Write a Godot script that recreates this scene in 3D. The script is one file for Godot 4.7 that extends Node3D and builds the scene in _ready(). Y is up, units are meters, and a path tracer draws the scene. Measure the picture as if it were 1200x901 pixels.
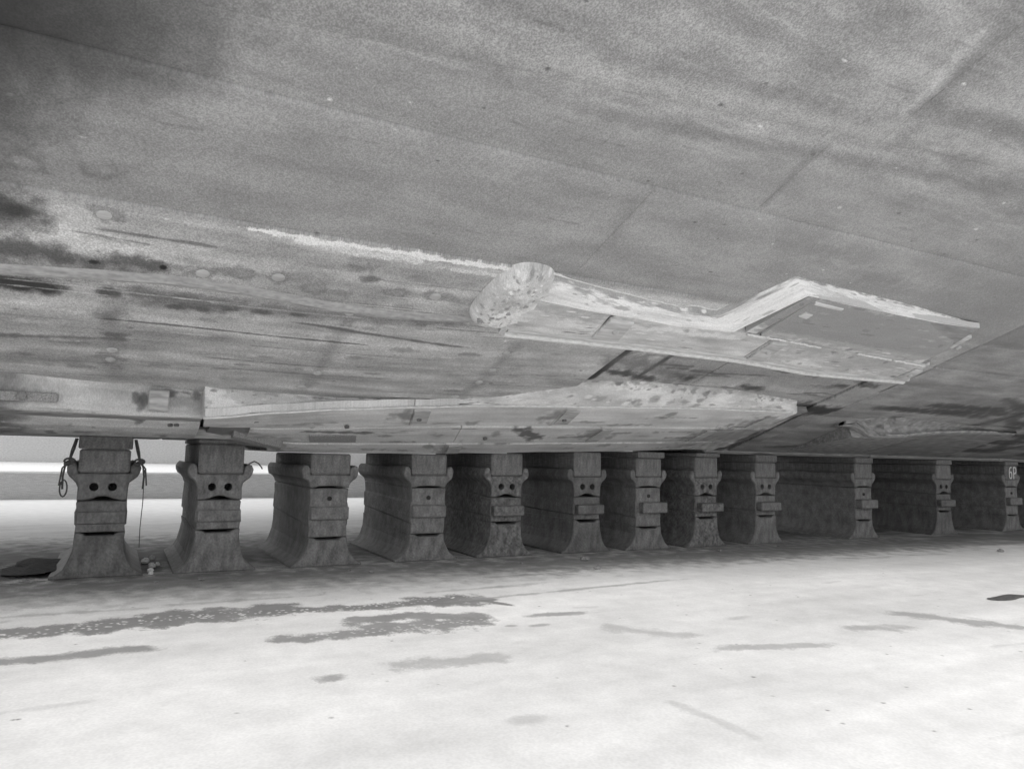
extends Node3D
# A dry dock seen from its floor, under a ship's bottom. x runs along the keel, -z towards the far dock wall, metres.

const KEEL_Z := -9.75          # near edge of the flat keel
const KEEL_Y := 1.62           # height of the hull there
const BLOCK_Z := -9.6          # near ends of the keel blocks
const BLOCK_BACK := -11.8
const MID_Z := -10.7           # middle line of the ship
var wave := FastNoiseLite.new()
var rng := RandomNumberGenerator.new()
var tex := {}
var M := {}

# ------------------------------------------------------------------ helpers
class Shape:
	var st := SurfaceTool.new()
	var group := 1
	func _init() -> void:
		st.begin(Mesh.PRIMITIVE_TRIANGLES)
	func tri(a: Vector3, b: Vector3, c: Vector3, out: Vector3, ua := Vector2.ZERO, ub := Vector2.ZERO, uc := Vector2.ZERO, smooth := -1) -> void:
		st.set_smooth_group(smooth if smooth >= 0 else 0xffffffff)
		if (b - a).cross(c - a).dot(out) > 0.0:
			var t := b; b = c; c = t
			var u := ub; ub = uc; uc = u
		st.set_uv(ua); st.add_vertex(a)
		st.set_uv(ub); st.add_vertex(b)
		st.set_uv(uc); st.add_vertex(c)
	func quad(a: Vector3, b: Vector3, c: Vector3, d: Vector3, out: Vector3, smooth := -1) -> void:
		tri(a, b, c, out, Vector2.ZERO, Vector2.ZERO, Vector2.ZERO, smooth)
		tri(a, c, d, out, Vector2.ZERO, Vector2.ZERO, Vector2.ZERO, smooth)
	func box(lo: Vector3, hi: Vector3, bevel := 0.0) -> void:
		# a box with its edges taken off
		var c := (lo + hi) / 2.0
		var h := (hi - lo) / 2.0
		var b: float = minf(bevel, minf(h.x, minf(h.y, h.z)) * 0.6)
		for ax in 3:
			for s in [-1.0, 1.0]:
				var n := Vector3.ZERO; n[ax] = s
				var u := Vector3.ZERO; u[(ax + 1) % 3] = h[(ax + 1) % 3] - b
				var v := Vector3.ZERO; v[(ax + 2) % 3] = h[(ax + 2) % 3] - b
				var o := c + n * h[ax]
				quad(o - u - v, o + u - v, o + u + v, o - u + v, n)
		if b <= 0.0:
			return
		for ax in 3:
			var i := (ax + 1) % 3
			var j := (ax + 2) % 3
			for s in [-1.0, 1.0]:
				for t in [-1.0, 1.0]:
					var e := Vector3.ZERO; e[ax] = h[ax] - b
					var p := c; p[i] += s * h[i]; p[j] += t * (h[j] - b)
					var q := c; q[i] += s * (h[i] - b); q[j] += t * h[j]
					var n := Vector3.ZERO; n[i] = s; n[j] = t
					quad(p - e, p + e, q + e, q - e, n)
		for sx in [-1.0, 1.0]:
			for sy in [-1.0, 1.0]:
				for sz in [-1.0, 1.0]:
					var s := Vector3(sx, sy, sz)
					var k := c + s * h
					tri(k - Vector3(0, sy * b, sz * b), k - Vector3(sx * b, 0, sz * b), k - Vector3(sx * b, sy * b, 0), s)
	func tube(path: Array, r: float, sides := 7) -> void:
		var rings := []
		for k in path.size():
			var p: Vector3 = path[k]
			var d: Vector3 = (path[mini(k + 1, path.size() - 1)] - path[maxi(k - 1, 0)]).normalized()
			var u := d.cross(Vector3.FORWARD if absf(d.z) < 0.8 else Vector3.UP).normalized()
			var v := d.cross(u)
			var ring := []
			for s in sides:
				var a := TAU * s / sides
				ring.append(p + (u * cos(a) + v * sin(a)) * r)
			rings.append(ring)
		for k in path.size() - 1:
			for s in sides:
				var t := (s + 1) % sides
				var mid: Vector3 = (path[k] + path[k + 1]) / 2.0
				quad(rings[k][s], rings[k][t], rings[k + 1][t], rings[k + 1][s], (rings[k][s] + rings[k + 1][t]) / 2.0 - mid, 3)
		for e in [0, path.size() - 1]:
			for s in sides:
				tri(path[e], rings[e][s], rings[e][(s + 1) % sides], path[e] - path[1 if e == 0 else e - 1])
	func prism(front: PackedVector2Array, back: PackedVector2Array, zf: float, zb: float, bevel := 0.012, holes := []) -> void:
		# the outline front at zf joined to the outline back at zb, both ends chamfered
		var n := front.size()
		var sign_ := 1.0 if not Geometry2D.is_polygon_clockwise(front) else -1.0
		var rings := []
		for e in 2:
			var o: PackedVector2Array = front if e == 0 else back
			var z := zf if e == 0 else zb
			var full := []
			var inner := []
			for k in n:
				var a := (o[k] - o[(k + n - 1) % n]).normalized()
				var b := (o[(k + 1) % n] - o[k]).normalized()
				var m := (a + b).normalized()
				if m == Vector2.ZERO: m = a
				var q := o[k] + Vector2(-m.y, m.x) * sign_ * bevel
				inner.append(Vector3(q.x, q.y, z))
				full.append(Vector3(o[k].x, o[k].y, z - bevel if e == 0 else z + bevel))
			if e == 0:
				rings.append(inner); rings.append(full)
			else:
				rings.append(full); rings.append(inner)
		for r in 3:
			for k in n:
				var j := (k + 1) % n
				var e2 := front[j] - front[k]
				quad(rings[r][k], rings[r][j], rings[r + 1][j], rings[r + 1][k], Vector3(e2.y, -e2.x, 0.0) * sign_)
		for h in holes:
			var c: Vector2 = h[0]
			for a in 20:
				var p := c + Vector2.from_angle(TAU * a / 20.0) * float(h[1])
				var q := c + Vector2.from_angle(TAU * (a + 1) / 20.0) * float(h[1])
				quad(Vector3(p.x, p.y, zf), Vector3(q.x, q.y, zf), Vector3(q.x, q.y, zf - 0.3), Vector3(p.x, p.y, zf - 0.3), Vector3(c.x - p.x, c.y - p.y, 0.0))
				tri(Vector3(c.x, c.y, zf - 0.3), Vector3(p.x, p.y, zf - 0.3), Vector3(q.x, q.y, zf - 0.3), Vector3(0, 0, 1))
		if not holes.is_empty():
			# the near end with round holes left open
			var edge := PackedVector2Array()
			for p in rings[0]: edge.append(Vector2(p.x, p.y))
			var pts := PackedVector2Array()
			for k in n:
				for f in 4: pts.append(edge[k].lerp(edge[(k + 1) % n], f / 4.0))
			for h in holes:
				for a in 20: pts.append(h[0] + Vector2.from_angle(TAU * a / 20.0) * float(h[1]))
				for a in 12: pts.append(h[0] + Vector2.from_angle(TAU * a / 12.0) * float(h[1]) * 1.6)
				pts.append(h[0])
			var ids := Geometry2D.triangulate_delaunay(pts)
			for k in range(0, ids.size(), 3):
				var m := (pts[ids[k]] + pts[ids[k + 1]] + pts[ids[k + 2]]) / 3.0
				var keep := Geometry2D.is_point_in_polygon(m, edge)
				for h in holes:
					if m.distance_to(h[0]) < float(h[1]) * 0.98: keep = false
				if keep:
					tri(Vector3(pts[ids[k]].x, pts[ids[k]].y, zf), Vector3(pts[ids[k + 1]].x, pts[ids[k + 1]].y, zf), Vector3(pts[ids[k + 2]].x, pts[ids[k + 2]].y, zf), Vector3(0, 0, 1))
		for e in [0, 3]:
			if e == 0 and not holes.is_empty(): continue
			var flat := PackedVector2Array()
			for p in rings[e]: flat.append(Vector2(p.x, p.y))
			var ids := Geometry2D.triangulate_polygon(flat)
			if ids.is_empty(): ids = Geometry2D.triangulate_polygon(front if e == 0 else back)
			for k in range(0, ids.size(), 3):
				tri(rings[e][ids[k]], rings[e][ids[k + 1]], rings[e][ids[k + 2]], Vector3(0, 0, 1 if e == 0 else -1))
	func sheet(grid: Array, out: Vector3, uvs := [], smooth := 2) -> void:
		for i in grid.size() - 1:
			for j in grid[i].size() - 1:
				var a: Vector3 = grid[i][j]; var b: Vector3 = grid[i + 1][j]; var c: Vector3 = grid[i + 1][j + 1]; var d: Vector3 = grid[i][j + 1]
				if uvs.is_empty():
					tri(a, b, c, out, Vector2.ZERO, Vector2.ZERO, Vector2.ZERO, smooth); tri(a, c, d, out, Vector2.ZERO, Vector2.ZERO, Vector2.ZERO, smooth)
				else:
					tri(a, b, c, out, uvs[i][j], uvs[i + 1][j], uvs[i + 1][j + 1], smooth)
					tri(a, c, d, out, uvs[i][j], uvs[i + 1][j + 1], uvs[i][j + 1], smooth)
	func done() -> ArrayMesh:
		st.generate_normals()
		return st.commit()

func put(called: String, shape: Shape, material: Material, parent: Node) -> MeshInstance3D:
	var o := MeshInstance3D.new()
	o.name = called
	o.mesh = shape.done()
	o.material_override = material
	parent.add_child(o, true)
	return o

func thing(called: String, label: String, category: String, group := "", at := Vector3.ZERO) -> Node3D:
	var o := Node3D.new()
	o.name = called
	add_child(o, true)
	o.position = at
	return tag(o, label, category, group)

func tag(o: Node3D, label: String, category: String, group := "") -> Node3D:
	o.set_meta("label", label)
	o.set_meta("category", category)
	if group: o.set_meta("group", group)
	return o

func structure(o: Node3D) -> Node3D:
	o.set_meta("kind", "structure")
	return o

# ------------------------------------------------------------------ surfaces
func noise(seed_: int, freq: float, octaves := 5, type := FastNoiseLite.TYPE_SIMPLEX_SMOOTH) -> FastNoiseLite:
	var n := FastNoiseLite.new()
	n.seed = seed_; n.frequency = freq; n.noise_type = type
	n.fractal_type = FastNoiseLite.FRACTAL_FBM; n.fractal_octaves = octaves; n.fractal_gain = 0.55
	return n

func grit(seed_: int, n: int) -> PackedByteArray:
	# fine even speckle
	var r := RandomNumberGenerator.new()
	r.seed = seed_
	var b := PackedByteArray()
	b.resize((n + 3) / 4 * 4)
	for k in range(0, n, 4): b.encode_u32(k, r.randi())
	return b

func ragged_bytes(seed_: int, freq: float, w: int, h: int) -> PackedByteArray:
	var a := noise_bytes(noise(seed_, freq, 6), w, h, 1)
	var b := grit(seed_ + 500, w * h)
	for q in w * h: a[q] = (a[q] * 4 + b[q]) / 5
	return a

func noise_bytes(n: FastNoiseLite, w: int, h: int, stretch := 1) -> PackedByteArray:
	var im := n.get_image(w / stretch, h, false, false, true)
	if stretch > 1: im.resize(w, h, Image.INTERPOLATE_CUBIC)
	return im.get_data()

func tile(key: String, n: FastNoiseLite, size: int, low: float, high: float, power := 1.0) -> void:
	# a seamless grey texture that runs from low to high (sRGB)
	var data := n.get_seamless_image(size, size, false, false, 0.15, true).get_data()
	for k in data.size():
		data[k] = int(255.0 * lerpf(low, high, pow(data[k] / 255.0, power)))
	tex[key] = ImageTexture.create_from_image(Image.create_from_data(size, size, false, Image.FORMAT_L8, data))

func grey(v: float) -> Color:
	return Color(v, v, v).linear_to_srgb()

func mat(key: String, albedo: float, rough: float, look: String, scale: Vector3, bump := "", relief := 0.3, detail := "", dscale := Vector3.ONE, metallic := 0.0) -> StandardMaterial3D:
	var m := StandardMaterial3D.new()
	m.resource_name = key
	m.albedo_color = grey(albedo)
	m.albedo_texture = tex[look]
	m.roughness = rough
	m.metallic = metallic
	m.uv1_triplanar = true; m.uv1_world_triplanar = true; m.uv1_scale = scale
	if bump:
		m.heightmap_enabled = true; m.heightmap_texture = tex[bump]; m.heightmap_scale = relief
	if detail:
		m.detail_enabled = true; m.detail_blend_mode = BaseMaterial3D.BLEND_MODE_MUL
		m.detail_albedo = tex[detail]; m.detail_uv_layer = BaseMaterial3D.DETAIL_UV_2
		m.uv2_triplanar = true; m.uv2_world_triplanar = true; m.uv2_scale = dscale
	M[key] = m
	return m

class Canvas:
	# a grey picture laid over a rectangle of a surface seen in plan (x, z)
	var w: int
	var h: int
	var x0: float
	var z0: float
	var sx: float
	var sz: float
	var v := PackedByteArray()
	var rag := PackedByteArray()
	var grain := PackedByteArray()      # fine grit, laid over everything at the end
	var strength := PackedFloat32Array()  # of the grit, row by row
	func _init(w_: int, h_: int, x0_: float, x1: float, z0_: float, z1: float, rag_: PackedByteArray) -> void:
		w = w_; h = h_; x0 = x0_; z0 = z0_; sx = w / (x1 - x0); sz = h / (z1 - z0); rag = rag_
	func dab(x: float, z: float, rx: float, rz: float, to: float, much := 1.0, soft := 0.5, ragged := 0.8) -> void:
		stroke(x, z, x, z, rx, rz, to, much, soft, ragged)
	func stroke(xa: float, za: float, xb: float, zb: float, rx: float, rz: float, to: float, much := 1.0, soft := 0.5, ragged := 0.8) -> void:
		# a worn mark from a to b that moves the grey towards «to»
		var t255 := to * 255.0
		var grow := 1.0 + ragged * 0.5
		var i0 := maxi(0, int((minf(xa, xb) - rx * grow - x0) * sx)); var i1 := mini(w - 1, int((maxf(xa, xb) + rx * grow - x0) * sx))
		var j0 := maxi(0, int((minf(za, zb) - rz * grow - z0) * sz)); var j1 := mini(h - 1, int((maxf(za, zb) + rz * grow - z0) * sz))
		var dx := (xb - xa) / rx
		var dz := (zb - za) / rz
		var len2 := dx * dx + dz * dz
		for j in range(j0, j1 + 1):
			var pz := (j / sz + z0 - za) / rz
			for i in range(i0, i1 + 1):
				var px := (i / sx + x0 - xa) / rx
				var t := clampf((px * dx + pz * dz) / len2, 0.0, 1.0) if len2 > 0.0 else 0.0
				var ex := px - t * dx
				var ez := pz - t * dz
				var k := j * w + i
				var f := 1.0 - sqrt(ex * ex + ez * ez) + (rag[k] / 255.0 - 0.5) * ragged
				if f > 0.0:
					f = minf(f / soft, 1.0) * much
					v[k] = int(v[k] + (t255 - v[k]) * f)
	func texture() -> ImageTexture:
		for j in strength.size():
			var a := strength[j] / 255.0
			var row := j * w
			for q in range(row, row + w):
				v[q] = mini(252, int(v[q] * (1.0 + a * (grain[q] - 127.5))))
		return ImageTexture.create_from_image(Image.create_from_data(w, h, false, Image.FORMAT_L8, v))

func make_surfaces() -> void:
	tile("mottle", noise(3, 0.012), 512, 0.72, 1.0)
	tile("grain", noise(5, 0.03), 512, 0.74, 1.0)
	tile("fine", noise(7, 0.12, 3), 512, 0.86, 1.0)
	tile("flake", noise(9, 0.03, 7), 512, 0.66, 1.0, 0.5)
	tile("pits", noise(11, 0.06, 4, FastNoiseLite.TYPE_VALUE_CUBIC), 512, 0.4, 1.0, 0.6)
	tile("runs", noise(15, 0.012, 7), 512, 0.6, 1.0, 0.8)
	tile("smooth", noise(17, 0.015, 5), 512, 0.93, 1.0)
	tile("height", noise(13, 0.02, 6), 512, 0.0, 1.0)
	mat("iron", 0.30, 0.72, "flake", Vector3(2.0, 1.6, 1.6), "height", 0.6, "runs", Vector3(1.3, 0.6, 0.8))
	mat("iron_dark", 0.22, 0.65, "flake", Vector3(1.6, 1.3, 1.3), "height", 0.8, "runs", Vector3(1.0, 0.5, 0.9))
	mat("iron_rusty", 0.34, 0.8, "pits", Vector3(1.1, 1.1, 1.1), "height", 1.0, "runs", Vector3(1.6, 0.7, 1.0))
	mat("wood", 0.30, 0.85, "grain", Vector3(2.2, 2.2, 0.25), "grain", 0.5, "mottle", Vector3(2, 0.6, 2))
	mat("pale", 0.96, 0.7, "flake", Vector3(0.5, 2.0, 2.0), "grain", 0.25, "fine", Vector3(0.6, 2, 2))
	mat("pale_rough", 0.98, 0.75, "flake", Vector3(1.2, 1.9, 1.9), "fine", 0.25, "fine", Vector3(0.5, 1.0, 1.0))
	mat("sole", 0.92, 0.7, "grain", Vector3(0.10, 1.3, 1.3), "grain", 0.4, "mottle", Vector3(0.25, 1.0, 1.0))
	mat("strip", 0.80, 0.7, "grain", Vector3(0.14, 1.1, 1.1), "grain", 0.4, "mottle", Vector3(0.35, 1.0, 1.0))
	mat("far_strip", 0.52, 0.75, "grain", Vector3(0.3, 1.3, 1.3), "height", 0.5, "runs", Vector3(0.8, 1.4, 1.4))
	mat("lap", 0.60, 0.7, "grain", Vector3(0.2, 1.1, 1.1), "grain", 0.4, "flake", Vector3(0.8, 2.0, 2.0))
	mat("dark_hull", 0.45, 0.7, "grain", Vector3(0.12, 0.9, 0.9), "grain", 0.6, "mottle", Vector3(0.3, 1.2, 1.2))
	mat("zinc", 0.50, 0.8, "pits", Vector3(5, 5, 5), "pits", 1.5)
	mat("rivet", 0.72, 0.6, "mottle", Vector3(4, 4, 4), "height", 0.2)
	mat("rope", 0.07, 0.95, "fine", Vector3(6, 6, 6))
	mat("stone", 0.90, 0.85, "fine", Vector3(0.05, 0.4, 0.4), "height", 0.15, "fine", Vector3(0.5, 0.5, 0.5))
	mat("tread_stone", 0.88, 0.85, "fine", Vector3(0.2, 0.5, 0.5), "height", 0.4)
	mat("rubble", 0.35, 0.9, "pits", Vector3(3, 3, 3), "height", 1.0)
	mat("wet", 0.16, 0.5, "pits", Vector3(1.5, 1.5, 1.5), "height", 0.5)
	mat("mud", 0.05, 1.0, "pits", Vector3(1, 1, 1), "height", 2.0)
	mat("letter", 0.85, 0.8, "flake", Vector3(3, 3, 3))
	mat("side", 0.2, 0.6, "mottle", Vector3(0.1, 0.1, 0.1))

func laid(key: String, texture: Texture2D, rough: float, relief: float, detail: String, dscale: Vector3) -> void:
	var m := StandardMaterial3D.new()
	m.resource_name = key
	m.albedo_texture = texture
	m.roughness = rough
	m.texture_repeat = true
	m.heightmap_enabled = true; m.heightmap_texture = texture; m.heightmap_scale = relief
	m.detail_enabled = true; m.detail_blend_mode = BaseMaterial3D.BLEND_MODE_MUL
	m.detail_albedo = tex[detail]; m.detail_uv_layer = BaseMaterial3D.DETAIL_UV_2
	m.uv2_triplanar = true; m.uv2_world_triplanar = true; m.uv2_scale = dscale
	M[key] = m

func blank(seed_: int, w: int, h: int, x0: float, x1: float, z0: float, z1: float, base: float, ks: float, kp: float, kr: float, stretch := 10) -> Canvas:
	# a canvas with streaks, clouds and grit of the given strengths
	var streak := noise_bytes(noise(seed_, 0.04, 6), w, h, stretch)
	var patchy := noise_bytes(noise(seed_ + 1, 0.012, 6), w, h, 2)
	var c := Canvas.new(w, h, x0, x1, z0, z1, noise_bytes(noise(seed_ + 3, 0.05, 5), w, h, 2))
	c.v.resize(w * h)
	c.grain = grit(seed_ + 2, w * h)
	c.strength.resize(h)
	c.strength.fill(kr * 1.3)
	for q in w * h:
		c.v[q] = clampi(int((base + ks * (streak[q] / 255.0 - 0.5) + kp * (patchy[q] / 255.0 - 0.5)) * 255.0), 8, 252)
	return c

func flecks(c: Canvas, n: int, x0: float, x1: float, z0: float, z1: float, rx: float, rz: float, lo: float, hi: float, much := 0.8, ragged := 2.0) -> void:
	for k in n:
		var f := rng.randf_range(0.4, 1.3)
		c.dab(rng.randf_range(x0, x1), rng.randf_range(z0, z1), rx * f, rz * rng.randf_range(0.6, 1.2) * f, rng.randf_range(lo, hi), much, 0.6, ragged)

func paint_pieces() -> void:
	# pale pieces under the ship: flaking paint, rust freckles, dark dabs
	rng.seed = 61
	var c := blank(101, 1536, 96, 0.7, 8.7, 0.0, 1.0, 0.86, 0.16, 0.20, 0.12, 4)
	c.stroke(0.7, 0.08, 8.7, 0.08, 0.5, 0.16, 0.66, 0.6, 0.8, 1.6)
	c.stroke(1.0, 0.35, 3.4, 0.3, 0.5, 0.3, 0.74, 0.5, 0.9, 1.8)
	c.stroke(0.8, 0.15, 1.2, 0.85, 0.12, 0.3, 0.95, 0.9, 0.6, 1.8)
	flecks(c, 24, 3.2, 8.4, 0.5, 0.8, 0.09, 0.12, 0.56, 0.68, 0.7, 1.3)
	flecks(c, 90, 0.8, 8.6, 0.02, 0.98, 0.02, 0.04, 0.5, 0.68, 0.6)
	flecks(c, 90, 0.8, 8.6, 0.05, 0.3, 0.06, 0.06, 0.5, 0.7, 0.7)
	flecks(c, 80, 0.8, 8.6, 0.0, 0.9, 0.05, 0.06, 0.93, 0.98, 0.8)
	laid("lower_face", c.texture(), 0.75, 0.25, "fine", Vector3(1, 1, 1))
	c = blank(111, 1536, 160, 0.8, 9.4, 0.0, 1.0, 0.88, 0.18, 0.12, 0.07, 14)
	flecks(c, 40, 1.0, 9.2, 0.0, 1.0, 0.30, 0.02, 0.5, 0.66, 0.7)
	flecks(c, 26, 1.0, 9.2, 0.1, 0.95, 0.10, 0.05, 0.52, 0.66, 0.7, 1.6)
	flecks(c, 40, 1.0, 9.2, 0.0, 1.0, 0.10, 0.02, 0.88, 0.95, 0.7)
	for p in [[2.95, 0.15], [4.85, 0.15], [5.9, 0.55], [7.85, 0.6], [4.0, 0.88], [8.3, 0.2]]:
		c.dab(p[0], p[1], 0.20, 0.16, 0.52, 0.7, 0.8, 1.5)
	c.stroke(4.75, 0.45, 5.05, 0.62, 0.14, 0.08, 0.44, 0.85, 0.6, 1.4)
	c.stroke(2.1, 0.47, 2.65, 0.5, 0.2, 0.03, 0.4, 0.7, 0.6, 1.6)
	c.stroke(0.8, 0.5, 1.7, 0.8, 0.3, 0.2, 0.56, 0.6, 0.9, 1.6)
	c.stroke(8.2, 0.6, 9.2, 0.5, 0.5, 0.5, 0.55, 0.7, 0.9, 1.0)
	# limewash left in the lower seam
	flecks(c, 46, 3.9, 7.6, 0.74, 0.775, 0.12, 0.014, 0.95, 0.98, 0.9, 1.2)
	laid("sole_plates", c.texture(), 0.7, 0.35, "fine", Vector3(0.5, 1, 1))
	c = blank(121, 1280, 384, 3.0, 9.4, -6.3, -4.6, 0.80, 0.16, 0.20, 0.10, 6)
	c.stroke(5.95, -5.1, 9.0, -5.2, 0.3, 0.42, 0.58, 0.85, 0.3, 0.6)
	c.stroke(6.3, -5.45, 8.8, -5.5, 0.4, 0.08, 0.74, 0.6, 0.8, 1.8)
	c.stroke(6.6, -5.6, 9.2, -5.85, 0.3, 0.25, 0.66, 0.7, 0.9, 1.4)
	c.dab(7.0, -5.93, 0.28, 0.06, 0.93, 0.8, 0.6, 1.6)
	c.stroke(3.3, -5.5, 4.0, -5.6, 0.3, 0.10, 0.62, 0.6, 0.9, 1.8)
	c.stroke(4.1, -5.62, 5.6, -5.6, 0.2, 0.06, 0.94, 0.7, 0.7, 1.8)
	flecks(c, 70, 3.1, 9.3, -6.2, -4.7, 0.14, 0.015, 0.42, 0.58, 0.7)
	flecks(c, 60, 3.1, 9.3, -6.2, -4.7, 0.05, 0.03, 0.5, 0.66, 0.7)
	flecks(c, 50, 3.1, 9.3, -6.2, -5.5, 0.10, 0.015, 0.9, 0.97, 0.8)
	flecks(c, 22, 6.0, 8.8, -5.5, -4.8, 0.16, 0.02, 0.66, 0.76, 0.6)
	laid("under_plates", c.texture(), 0.7, 0.35, "fine", Vector3(0.6, 1, 1))
	c = blank(131, 1024, 128, 3.0, 9.0, 0.0, 1.0, 0.90, 0.12, 0.20, 0.12, 3)
	c.stroke(3.2, 0.12, 5.3, 0.12, 0.3, 0.2, 0.60, 0.75, 0.7, 1.9)
	c.stroke(5.6, 0.06, 9.0, 0.08, 0.3, 0.14, 0.62, 0.8, 0.6, 2.0)
	c.stroke(3.5, 0.35, 4.1, 0.6, 0.12, 0.14, 0.64, 0.7, 0.7, 1.6)
	flecks(c, 60, 3.1, 8.9, 0.0, 0.3, 0.07, 0.06, 0.56, 0.7, 0.6)
	flecks(c, 60, 3.1, 8.9, 0.0, 1.0, 0.025, 0.04, 0.6, 0.74, 0.6)
	flecks(c, 90, 3.1, 8.9, 0.0, 0.6, 0.06, 0.06, 0.94, 0.98, 0.9)
	laid("upper_face", c.texture(), 0.75, 0.25, "fine", Vector3(1, 1, 1))
	c = blank(141, 256, 256, -1.0, 1.0, -1.0, 1.0, 0.84, 0.06, 0.26, 0.14, 1)
	flecks(c, 260, -1, 1, -1, 1, 0.035, 0.035, 0.52, 0.72, 0.7)
	flecks(c, 120, -1, 1, -1, 1, 0.035, 0.035, 0.92, 0.98, 0.8)
	laid("cap_face", c.texture(), 0.75, 0.3, "fine", Vector3(1, 1, 1))
	c = blank(151, 1024, 128, -6.0, 0.8, 0.0, 1.0, 0.78, 0.20, 0.16, 0.10, 8)
	c.stroke(-6, 0.5, -1.0, 0.5, 0.4, 0.9, 0.36, 0.8, 1.0, 0.8)
	flecks(c, 80, -6, 0.8, 0.0, 1.0, 0.22, 0.03, 0.36, 0.55, 0.7)
	flecks(c, 50, -6, 0.8, 0.0, 1.0, 0.05, 0.05, 0.4, 0.6, 0.7)
	flecks(c, 40, -6, 0.8, 0.0, 1.0, 0.12, 0.02, 0.82, 0.9, 0.7)
	laid("bar_face", c.texture(), 0.7, 0.3, "fine", Vector3(1, 1, 1))

const HULL_X0 := -3.0
const HULL_X1 := 9.7
const HULL_Z0 := -10.0
const HULL_Z1 := -1.5
func paint_hull() -> void:
	var w := 1920
	var h := 1280
	var streak := noise_bytes(noise(21, 0.02, 6), w, h, 12)
	var patchy := noise_bytes(noise(22, 0.016, 6), w, h, 2)
	var rough := grit(23, w * h)
	var rag := ragged_bytes(24, 0.03, w, h)
	for pass_ in 2:
		var c := Canvas.new(w, h, HULL_X0, HULL_X1, HULL_Z0, HULL_Z1, rag)
		c.v.resize(w * h)
		c.grain = rough
		c.strength.resize(h)
		for j in h:
			var z := HULL_Z0 + j / c.sz
			var upper := clampf((z + 5.3) * 12.0, 0.0, 1.0)          # painted strakes above, scoured ones below
			var top := clampf((z + 3.75) * 3.0, 0.0, 1.0)
			var base := lerpf(0.75, lerpf(0.63, 0.63, top), upper)
			var ks := lerpf(0.24, lerpf(0.08, 0.16, top), upper)
			var kp := lerpf(0.20, lerpf(0.10, 0.16, top), upper)
			var kr := lerpf(0.20, lerpf(0.17, 0.22, top), upper)
			c.strength[j] = kr * 1.5
			var row := j * w
			for i in w:
				var q := row + i
				var g := base + ks * (streak[q] / 255.0 - 0.5) + kp * (patchy[q] / 255.0 - 0.5)
				c.v[q] = clampi(int(g * 255.0), 8, 245)
		if pass_ == 0:
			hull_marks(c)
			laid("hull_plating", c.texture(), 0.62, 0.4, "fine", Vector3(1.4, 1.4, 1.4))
		else:
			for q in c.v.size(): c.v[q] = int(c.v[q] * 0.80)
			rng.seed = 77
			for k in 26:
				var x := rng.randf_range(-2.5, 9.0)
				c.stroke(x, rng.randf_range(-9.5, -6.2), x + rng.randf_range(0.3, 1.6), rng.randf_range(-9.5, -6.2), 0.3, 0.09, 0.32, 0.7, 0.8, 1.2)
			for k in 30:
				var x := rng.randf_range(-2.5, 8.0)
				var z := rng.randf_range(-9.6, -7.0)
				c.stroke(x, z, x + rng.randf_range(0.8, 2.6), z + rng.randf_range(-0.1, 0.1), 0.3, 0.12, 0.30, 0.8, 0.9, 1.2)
			laid("hull_plating_beyond", c.texture(), 0.62, 0.4, "fine", Vector3(1.4, 1.4, 1.4))

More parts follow.
